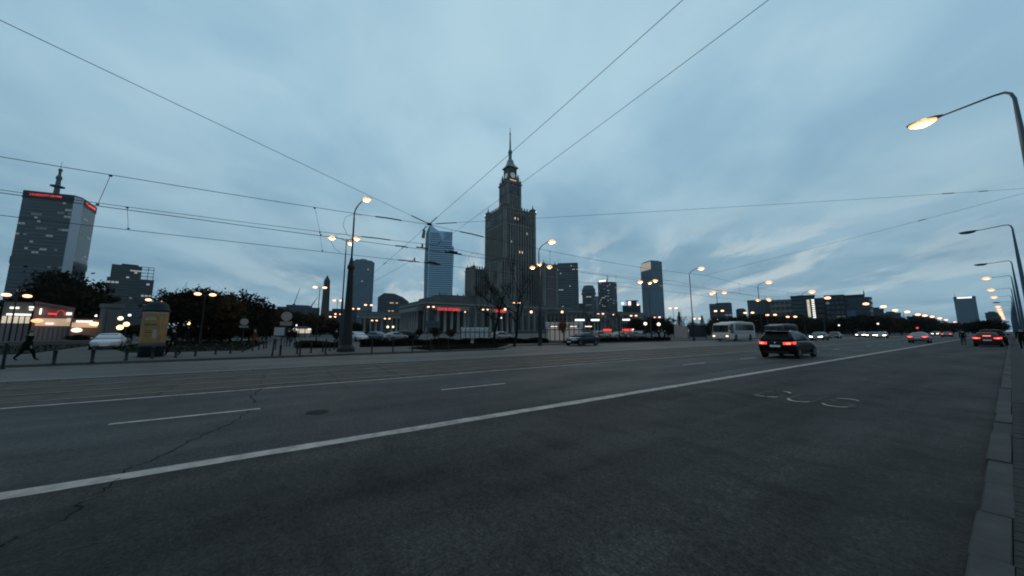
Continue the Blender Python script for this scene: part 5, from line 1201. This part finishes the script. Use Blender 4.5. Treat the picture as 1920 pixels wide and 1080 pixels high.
# ------------------------------------------------------------------ vehicles (local +Y is forward)
CARK = {
 'sedan': dict(L=4.6, st=[(-2.30, .46, .82, .66), (-2.24, .30, .97, .80), (-1.95, .24, 1.03, .87), (-1.2, .20, 1.00, .90), (-.2, .19, .96, .905), (.9, .19, .94, .90), (1.55, .21, .90, .885), (2.05, .26, .80, .82), (2.25, .34, .70, .72), (2.31, .42, .60, .62)],
               belt=(-1.75, 1.10, .97, .80), roof=(-.95, .15, 1.43, .58), wy=(-1.38, 1.40), wr=.32, W=.90),
 'mpv': dict(L=4.35, st=[(-2.18, .44, .90, .74), (-2.14, .28, 1.02, .85), (-1.7, .24, 1.05, .90), (-.8, .21, 1.04, .91), (.3, .20, 1.02, .91), (1.1, .20, 1.00, .90), (1.65, .22, .94, .88), (2.02, .27, .82, .80), (2.15, .35, .72, .72), (2.19, .42, .62, .62)],
             belt=(-2.09, 1.30, 1.02, .83), roof=(-1.80, .20, 1.58, .62), wy=(-1.32, 1.36), wr=.33, W=.91),
 'hatch': dict(L=4.1, st=[(-2.06, .44, .84, .72), (-2.02, .28, .98, .82), (-1.6, .24, 1.0, .87), (-.7, .21, .98, .88), (.3, .20, .96, .88), (1.0, .20, .94, .87), (1.5, .22, .88, .85), (1.88, .27, .78, .78), (2.02, .35, .68, .70), (2.06, .42, .58, .60)],
               belt=(-1.96, 1.15, .96, .79), roof=(-1.45, .15, 1.47, .58), wy=(-1.25, 1.26), wr=.31, W=.88)}
def lerp3(a, b, t): return Vector(a).lerp(Vector(b), t)
def pane(A, B, C, D, s0, s1, t0, t1, out, th=.012):
    def P_(s, t): return lerp3(lerp3(A, B, s), lerp3(D, C, s), t)
    n = (Vector(B) - Vector(A)).cross(Vector(D) - Vector(A)).normalized()
    if n.dot(Vector(out)) < 0: n = -n
    q = [P_(s0, t0), P_(s1, t0), P_(s1, t1), P_(s0, t1)]
    return MB().ring([[v - n * .02 for v in q], [v + n * th for v in q]])
WHEEL = {}
def wheel_mesh(r):
    if r not in WHEEL:
        ty = MB().lathe([(r * .62, -.10), (r * .93, -.10), (r, -.06), (r, .06), (r * .93, .10), (r * .62, .10)], 22, axis='x').mesh('wheel', 'rubber', True)
        rm = MB(); rm.lathe([(.02, .06), (r * .16, .085), (r * .60, .07), (r * .66, .10)], 20, axis='x')
        for k in range(5):
            a = k * 2 * math.pi / 5; rm.tube([(.095, math.cos(a) * r * .12, math.sin(a) * r * .12), (.095, math.cos(a) * r * .6, math.sin(a) * r * .6)], .022, 4)
        WHEEL[r] = (ty, rm.mesh('rim', 'rim'))
    return WHEEL[r]
def car(label, kind, paint, x, y, rz, head='head_off', tail='tail_off', z=0., wide=1., name='car', group=None):
    K = CARK[kind]; t = thing(name, label, 'car', (x, y, z), rz, group); p = 'car_' + paint
    rings = []
    for yy, zb, zt, hw in K['st']:
        zm = zb + (zt - zb) * .55
        half = [(hw * .80, zb), (hw * .96, zb + .10), (hw, zm), (hw * .985, zt - .10), (hw * .93, zt - .03), (hw * .80, zt), (hw * .4, zt + .012)]
        rings.append([(a, yy, b) for a, b in half] + [(-a, yy, b) for a, b in reversed(half)])
    body = MB().ring(rings); y0, y1, zb, hb = K['belt']; r0, r1, zr, hr = K['roof']
    cab = []
    for f, (ya, yb, z_, h_) in enumerate([(y0, y1, zb - .05, hb), (y0 + (r0 - y0) * .5, y1 + (r1 - y1) * .5, (zb + zr) / 2, (hb + hr) / 2 + .015), (r0, r1, zr - .05, hr + .01), (r0 + .07, r1 - .08, zr, hr - .09), (r0 + .3, r1 - .3, zr + .018, hr * .5)]):
        c = .08 if f < 3 else .1
        cab.append([(-h_ + c, ya, z_), (h_ - c, ya, z_), (h_, ya + c, z_), (h_, yb - c, z_), (h_ - c, yb, z_), (-h_ + c, yb, z_), (-h_, yb - c, z_), (-h_, ya + c, z_)])
    body.ring(cab); body.build('body', p, t, True)
    zb2 = zb - .05; F = dict(A=(-hb, y1, zb2), B=(hb, y1, zb2), C=(hr, r1, zr - .04), D=(-hr, r1, zr - .04))
    pane(F['A'], F['B'], F['C'], F['D'], .07, .93, .16, .93, (0, 1, 0)).build('windscreen', 'car_glass', t)
    pane((-hb, y0, zb2), (hb, y0, zb2), (hr, r0, zr - .04), (-hr, r0, zr - .04), .09, .91, .22, .90, (0, -1, 0)).build('rear_window', 'car_glass', t)
    for s in (-1, 1):
        A, B, C, D = (s * hb, y0, zb2), (s * hb, y1, zb2), (s * (hr + .01), r1, zr - .04), (s * (hr + .01), r0, zr - .04)
        o_ = .035
        A, B, C, D = [(q[0] + s * o_ * (1 if i < 2 else .4), q[1], q[2]) for i, q in enumerate((A, B, C, D))]
        for s0, s1 in ((.10, .30), (.32, .55), (.57, .86)): pane(A, B, C, D, s0, s1, .20, .88, (s, 0, 0), .006).build('side_window', 'car_glass', t)
        for wy in K['wy']:
            MB().lathe([(K['wr'] * 1.16, -.02), (K['wr'] * 1.16, .006), (K['wr'] * 1.0, .008)], 22, (s * (K['W'] - .005), wy, K['wr'] + .015), 'x').build('wheel_arch', 'black_plastic', t)
            ty, rm = wheel_mesh(K['wr']); w = obj('wheel', ty, t, loc=(s * (K['W'] - .09), wy, K['wr'])); 
            rmo = obj('rim', rm, w); rmo.rotation_euler = (0, 0, 0 if s > 0 else math.pi)
        MB().ball((s * (hb + .14), y1 - .38, zb + .06), 1, 8, 5, (.09, .055, .07)).build('mirror', p, t, True)
        for yy in (-.55, .35): MB().cbox((s * (K['W'] + .008), yy - .1, zb - .14), (.02, .17, .025)).build('door_handle', 'chrome' if paint in ('black', 'navy') else p, t)
        MB().cbox((s * (K['W'] * .985), .0, .27), (.05, 2.1, .09)).build('sill', 'black_plastic', t)
    e = K['L'] / 2; st = K['st']
    for s in (-1, 1):
        def wrap(line, z0, z1, nm, mt, up=0.):
            ring_ = [[(s * a, b, z0), (s * a, b, z1), (s * (a - .07), b + (.10 if b < 0 else -.10), z1), (s * (a - .07), b + (.10 if b < 0 else -.10), z0)] for a, b in line]
            ring_ = [[(p_[0], p_[1], p_[2] + up * k_) for p_ in rg_] for k_, rg_ in enumerate(ring_)]
            MB().ring(ring_).build(nm, mt, t)
        hw_ = K['W']; tz = .84 if kind == 'sedan' else .88
        wrap([(.42, -e - .03), (.74, -e - .02), (.84, -e + .06), (hw_ + .02, -e + .34)], tz - .07, tz + .07, 'taillight', 'tail_dim' if tail == 'tail' else tail, .012)
        if tail == 'tail': MB().ball((s * .66, -e - .02, tz), 1., 10, 6, (.13, .05, .055)).build('tail_bulb', 'tail', t, True)
        wrap([(.40, e + .035), (.62, e + .01), (.76, e - .10), (hw_ - .015, e - .34)], .58, .70, 'headlight', head, .02)
    MB().cbox((0, e - .04, .50), (.95, .08, .13)).build('grille', 'black_plastic', t); MB().cbox((0, e - .02, .33), (1.2, .12, .10)).build('front_bumper', 'black_plastic', t)
    MB().cbox((0, -e + .02, .36), (1.3, .12, .12)).build('rear_bumper', 'black_plastic', t)
    MB().cbox((0, -e + .0, .72 if kind != 'hatch' else .68), (.52, .03, .115)).build('number_plate', 'plate', t); MB().cbox((0, e + .005, .44), (.52, .03, .11)).build('number_plate', 'plate', t)
    if wide != 1: t.scale = (wide, wide, wide)
    return t
toward = lambda p, q: math.atan2(q[1] - p[1], q[0] - p[0]) - R(90)
mp_ = car('black people carrier driving away with red tail lights on', 'mpv', 'black', -8.0, 26.6, 0, tail='tail', name='car')
MB().ball((0, -2.17, .90), .055, 10, 5, (1, .3, 1)).build('badge', 'chrome', mp_)
MB().box(-.6, .6, -1.98, -1.70, 1.55, 1.59).build('rear_spoiler', 'car_black', mp_)
for s in (-1, 1): MB().tube([(s * .58, -1.6, 1.60), (s * .60, -1.4, 1.64), (s * .58, -.1, 1.63), (s * .56, .1, 1.57)], .018, 5).build('roof_rail', 'chrome', mp_)
car('white sedan facing the camera behind the bollards', 'sedan', 'white', -44.8, -12.9, R(-80), wide=.98)
car('dark blue sedan parked at the far kerb, facing left', 'sedan', 'navy', -27.6, 28.3, R(180) + R(6), wide=1.0)
car('silver car driving away with red tail lights far down the avenue', 'sedan', 'silver', -7.2, 73.6, 0, tail='tail')
car('dark red car, painted with the glow of its lit tail lights, stopped at the near kerb far ahead', 'hatch', 'red', -1.45, 62.2, 0, tail='tail')  # red body colour paints the tail-light glow onto a dark car
MB().cbox((0, -1.86, 1.12), (.5, .05, .06)).build('brake_light', 'tail', [o for o in col.objects if o.get('label', '').startswith('dark red car')][0])
car('black tall car parked directly ahead of the dark red car', 'mpv', 'black', -1.3, 69.5, 0, tail='tail_off', wide=1.12)
car('car with bright headlights coming down the far carriageway behind the black car', 'hatch', 'grey', -18.6, 76.5, R(180), head='head')
for i, (x, y, h_, pnt, lab) in enumerate(((-19.4, 121, 'head', 'grey', 'left car of the oncoming headlight cluster beside the silver car'), (-17.0, 116, 'head', 'silver', 'right car of the oncoming headlight cluster beside the silver car'), (-20.2, 138, 'head', 'navy', 'rear car of the oncoming headlight cluster'), (-22.4, 128, 'head', 'grey', 'oncoming car left of the headlight cluster'), (-19, 196, 'head', 'grey', 'far oncoming car beside the walking person, left one'), (-16.2, 208, 'head', 'grey', 'far oncoming car beside the walking person, right one'), (-21.5, 99, 'head_off', 'red', 'dull red car on the far carriageway left of the headlight cluster'))):
    car(lab, ('hatch', 'sedan', 'mpv')[i % 3], pnt, x, y, R(180) + random.uniform(-.05, .05), head=h_)
car('far car with dim red tail lights beyond the silver car', 'sedan', 'grey', -9.8, 150, 0, tail='tail')
for i, (u, d, kind, pnt, rz, lab) in enumerate(((672, 56.5, 'hatch', 'white', R(-78), 'white car parked nose-on beyond the hedge, right of the lamp pedestal'), (710, 62, 'hatch', 'blue', R(-60), 'dull blue car parked between the white and the silver car'), (742, 60, 'sedan', 'silver', R(30), 'silver car parked beyond the hedge left of the dark bush'), (762, 63, 'mpv', 'black', R(20), 'black car parked right behind the silver car'), (940, 57, 'hatch', 'silver', R(15), 'silver car parked between the two bare tree trunks'), (1124, 66, 'mpv', 'silver', R(10), 'pale car parked right of the dark blue sedan'), (1162, 66, 'sedan', 'silver', R(8), 'pale car parked below the right red sign'), (1190, 66, 'hatch', 'grey', R(5), 'grey car parked at the right end of the parked row'))):
    p = at(u, 621, d); car(lab, kind, pnt, p.x, p.y, rz, z=.06, group=None)
# coaches
def coach(label, x, y, rz, paint, stripe, L_=11.6, W_=2.5, H_=3.3, lit=False, dark=False):
    t = thing('coach', label, 'coach', (x, y, 0), rz); hw = W_ / 2; e = L_ / 2
    prof = [(-e, .45), (-e - .02, 1.2), (-e + .10, 2.5), (-e + .55, H_ - .08), (-e + 1.4, H_ + .03), (e - 3.4, H_ + .03), (e - 2.9, H_ - .10), (e - .75, H_ - .28), (e - .38, H_ - .50), (e - .02, 1.45), (e + .06, .9), (e, .40), (e - .6, .30), (-e + .6, .32)]
    rings = []
    for xx, ins in ((-hw, .10), (-hw + .05, .03), (-hw + .14, 0), (hw - .14, 0), (hw - .05, .03), (hw, .10)):
        cy_, cz_ = 0, 1.7
        rings.append([(xx, a * (1 - ins / e), cz_ + (b - cz_) * (1 - ins / 1.6)) for a, b in prof])
    MB().ring(rings).build('body', paint, t)
    ws = MB(); f = lambda s, tt: Vector((s * (hw - .12), (e + .0) - .36 * tt, 1.45 + (H_ - .56 - 1.45) * tt))
    ws.ring([[f(-1, .02), f(1, .02), f(1, .98), f(-1, .98)], [v + Vector((0, .05, .01)) for v in (f(-1, .02), f(1, .02), f(1, .98), f(-1, .98))]]); ws.build('windscreen', 'car_glass', t)
    MB().box(-.02, .02, e - .2, e + .07, 1.47, H_ - .62).build('windscreen_divider', 'black_plastic', t)
    for s in (-1, 1):
        x0 = s * (hw + .004)
        band = [(e - 2.55, 1.72), (e - 2.85, H_ - .5), (e - 3.1, H_ - .38), (-e + 1.3, H_ - .38), (-e + .75, H_ - .55), (-e + .65, 1.95), (-e + .85, 1.72)]
        MB().ring([[(x0, a, b) for a, b in band], [(x0 + s * .012, a, b) for a, b in band]]).build('side_window_band', 'car_glass', t)
        for k in range(1, 5): MB().cbox((x0 + s * .02, -e + .9 + k * 1.55, 2.3), (.02, .05, 1.2)).build('window_pillar', 'black_plastic', t)
        MB().cbox((x0 + s * .008, e - 1.35, 2.0), (.02, 1.15, 1.45)).build('door_window', 'car_glass', t)
        MB().cbox((x0 + s * .006, -.4, 1.30), (.02, L_ - 2.6, .12)).build('side_stripe', stripe, t); MB().cbox((x0 + s * .006, -.6, .62), (.02, 3.9, .10)).build('hatch_line', stripe, t)
        for wy in (e - 2.7, -e + 2.6):
            MB().lathe([(.60, -.02), (.60, .008), (.5, .01)], 22, (s * (hw + .002), wy, .50), 'x').build('wheel_arch', 'black_plastic', t)
            ty, rm = wheel_mesh(.48); w = obj('wheel', ty, t, loc=(s * (hw - .08), wy, .48)); ro = obj('rim', rm, w); ro.rotation_euler = (0, 0, 0 if s > 0 else math.pi)
        MB().cbox((s * (hw - .28), e + .05, .82), (.34, .08, .20)).build('headlight', 'lamp_warm' if lit else 'head_off', t)
        MB().tube([(s * (hw - .1), e - .3, H_ - .5), (s * (hw + .22), e + .15, H_ - .55), (s * (hw + .25), e + .2, H_ - .9)], .03, 5).build('mirror_arm', 'black_plastic', t); MB().cbox((s * (hw + .25), e + .2, H_ - 1.15), (.16, .10, .5)).build('mirror', 'black_plastic', t)
    MB().box(-hw + .1, hw - .1, e + .02, e + .085, .36, .50).build('front_bumper', stripe, t); MB().cbox((0, e + .09, .66), (.52, .02, .11)).build('number_plate', 'plate', t)
    MB().box(-.8, .8, -2.2, .2, H_ + .03, H_ + .16).build('roof_unit', paint, t)
    return t
coach('white touring coach parked at the far kerb facing left', -26.6, 64.2, R(180) + R(3), 'coach_paint', 'coach_stripe', H_=3.15, lit=True)
coach('dark coach standing behind the white coach, partly hidden by the black car', -26.0, 83.5, R(180) + R(2), 'car_navy', 'coach_stripe', H_=3.0)

# ------------------------------------------------------------------ people
SRC = []
def person(label, p, rz, h=1.74, stride=.32, lean=.03, top='cloth_black', legs='cloth_black', bag=False, arms=.18, coat=False, hood=False):
    """one continuous skinned figure; joints listed at 1.74 m"""
    k = h / 1.74; V = []; E_ = []; Rd = []
    def v(x, y, z, r, par=None, ry=None):
        V.append((x * k, y * k, z * k)); Rd.append((r * k, (ry or r) * k))
        if par is not None: E_.append((par, len(V) - 1))
        return len(V) - 1
    pel = v(0, 0, .93, .155, None, .115); ab = v(0, lean * .5, 1.10, .150, pel, .11); ch = v(0, lean, 1.30, .165, ab, .115); ut = v(0, lean * 1.2, 1.42, .12, ch, .09); nk = v(0, lean * 1.5, 1.50, .055, ut); hd0 = v(0, lean * 1.6 + .01, 1.58, .078, nk); hd1 = v(0, lean * 1.7 + .015, 1.66, .088, hd0); hd2 = v(0, lean * 1.7, 1.72, .06, hd1)
    for s, ph in ((-1, 1), (1, -1)):
        hip = v(s * .095, 0, .86, .105, pel); kn = v(s * .10, ph * stride * .55 + .04, .48, .070 if not coat else .085, hip); an = v(s * .105, ph * stride - (.05 if ph < 0 else 0), .09 + (.05 if ph < 0 else 0), .045, kn); to = v(s * .115, ph * stride + .17 - (.05 if ph < 0 else 0), .035, .036, an)
        sh = v(s * .185, lean * 1.2, 1.40, .068, ut); el = v(s * .235, lean - ph * arms * .5, 1.12, .050, sh); wr = v(s * .235, lean - ph * arms + .08, .88, .034, el); hn = v(s * .225, lean - ph * arms + .10, .79, .036, wr, .022)
        for q in range(4): f_ = v(s * .222 + (q - 1.5) * .004, lean - ph * arms + .075 + q * .018, .715 - (.012 if q in (0, 3) else 0), .0095, hn)
        th_ = v(s * .205, lean - ph * arms + .14, .76, .010, hn)
    me = bpy.data.meshes.new('body'); me.from_pydata(V, E_, [])
    ob = bpy.data.objects.new('body', me); col.objects.link(ob)
    md = ob.modifiers.new('skin', 'SKIN'); md.use_smooth_shade = True
    for i, sv in enumerate(me.skin_vertices[0].data): sv.radius = Rd[i]; sv.use_root = (i == 0)
    ob.modifiers.new('sub', 'SUBSURF').levels = 1
    SRC.append((ob, label, p, rz, k, top, legs, bag, coat, lean, arms))
def finish_people():
    dg = bpy.context.evaluated_depsgraph_get()
    for ob, label, p, rz, k, top, legs, bag, coat, lean, arms in SRC:
        me = bpy.data.meshes.new_from_object(ob.evaluated_get(dg)); src = ob.data; bpy.data.objects.remove(ob)
        me.materials.clear()
        for m in (top, legs, 'skin', 'rubber'): me.materials.append(MATS[m])
        for pg in me.polygons:
            z = pg.center.z / k; ax = abs(pg.center.x / k)
            pg.material_index = 2 if z > 1.47 or (ax > .19 and z < .85 and z > .6) else 3 if z < .10 else 1 if z < .90 and ax < .19 else 0
            pg.use_smooth = True
        t = thing('person', label, 'person', p, rz); o = obj('body', me, t)
        y = (lean * 1.7) * k
        MB().ball((0, y - .012 * k, 1.69 * k), 1, 12, 8, (.098 * k, .105 * k, .085 * k)).build('hair', 'hair', t, True)
        if coat: MB().ring([[(.19 * k * math.cos(a), .15 * k * math.sin(a) + lean * .5 * k, 1.12 * k) for a in [2 * math.pi * q / 14 for q in range(14)]], [(.215 * k * math.cos(a), .20 * k * math.sin(a), .90 * k) for a in [2 * math.pi * q / 14 for q in range(14)]], [(.24 * k * math.cos(a), .27 * k * math.sin(a), .60 * k) for a in [2 * math.pi * q / 14 for q in range(14)]]], cap=False).build('coat_skirt', top, t, True)
        if bag: MB().ball((-.30 * k, -.05, .78 * k), 1, 8, 6, (.08, .17, .2)).build('shoulder_bag', 'cloth_grey', t, True); 
        MB().ball((0, y + .10 * k, 1.615 * k), 1, 6, 4, (.016 * k, .025 * k, .028 * k)).build('nose', 'skin', t, True)
P_ = gp(46, 676, .1); person('person in dark clothes striding past the leftmost bollards', P_, R(-10) + R(180) * 0 + R(-4), 1.52, .34, .05, bag=True, coat=True)
P_ = gp(323, 667, .1); person('person in black walking beside the poster column', P_, R(170), 1.72, .28, .04, coat=False)
P_ = gp(477, 650, .08); person('person in a rust-brown coat walking behind the short bollards', P_, R(200), 1.74, .25, top='cloth_rust', coat=True)
P_ = gp(540, 650, .08); person('person in dark clothes standing left under the larger round sign', P_, R(100), 1.75, .18, legs='cloth_jeans')
P_ = gp(549, 650, .08); person('person in black walking right under the larger round sign', P_, R(-60), 1.75, .42, .06, legs='cloth_grey')
P_ = gp(629, 650, .08); person('person in dark clothes just left of the thick lamp pedestal', P_, R(-80), 1.7, .2)
P_ = gp(1808, 647.5, 0); person('person in black walking along the bus lane beside the red car', P_, R(8), 1.72, .20, cloth := .02) if False else person('person in black walking along the bus lane beside the red car', P_, R(8), 1.72, .20, .02, legs='cloth_jeans')
person('person in dark clothes at the right edge of the pavement, nearest the kerb', (.45, 50.5, .1), R(175), 1.75, .25)
person('person in a dark coat on the right pavement, one step behind', (.95, 53.5, .1), R(5), 1.70, .22, top='cloth_navy', coat=True)
P_ = gp(1092, 641.5, .06); person('person waiting behind the dark blue sedan, left one', P_, R(60), 1.72, .1)
P_ = gp(1107, 641.5, .06); person('person waiting behind the dark blue sedan, right one', P_, R(-60), 1.76, .1, top='cloth_navy')
for i, u in enumerate((1237, 1247)):
    P_ = gp(u, 640.5, .06); person('person in dark clothes walking by the trees right of the parked cars, ' + ('left', 'right')[i] + ' one', P_, R(90 - 180 * i), 1.74, .25)
finish_people()

# undergrowth that closes the gaps below the crowns
for i, (u, d, v, w, lab) in enumerate(((335, 62, 612, 2.2, 'dark bush below the leafy tree nearest the poster column'), (378, 64, 614, 2.4, 'dark bush below the brownish tree, left one'), (418, 66, 613, 2.4, 'dark bush below the leafy group, middle one'), (455, 70, 616, 2.2, 'dark bush behind the small round sign'), (492, 78, 615, 2.4, 'dark bush right of the small round sign'), (525, 95, 612, 2.6, 'dark bush behind the white panel'), (600, 110, 612, 2.6, 'dark bush below the obelisk'), (640, 100, 614, 2.4, 'dark bush left of the thick pedestal'), (215, 95, 612, 2.2, 'dark bush right of the pylon'), (250, 92, 608, 2.4, 'dark bush left of the poster column'), (150, 66, 640, 2.0, 'low dark bush left of the white car'), (1195, 120, 608, 2.6, 'dark bush behind the pale kiosk'))):
    tree(K3[i % 3], lab, tpos(u, d), max(1.2, hgt(u, v, d)), 'bush', 8.6, w)
# ------------------------------------------------------------------ evening air
hz = MB().box(-1795, 1795, -1795, 1795, -1.2, 262).build('haze', 'joint'); hz['kind'] = 'stuff'; hz['label'] = 'thin blue evening haze over the whole city'; hz['category'] = 'haze'
hm = bpy.data.materials.new('haze'); hm.use_nodes = True; hm.node_tree.nodes.clear()
pv = hm.node_tree.nodes.new('ShaderNodeVolumePrincipled'); ho = hm.node_tree.nodes.new('ShaderNodeOutputMaterial')
pv.inputs['Color'].default_value = (.82, .90, .96, 1); pv.inputs['Density'].default_value = .00006; pv.inputs['Anisotropy'].default_value = 0.
hm.node_tree.links.new(pv.outputs[0], ho.inputs['Volume']); hz.data.materials.clear(); hz.data.materials.append(hm)
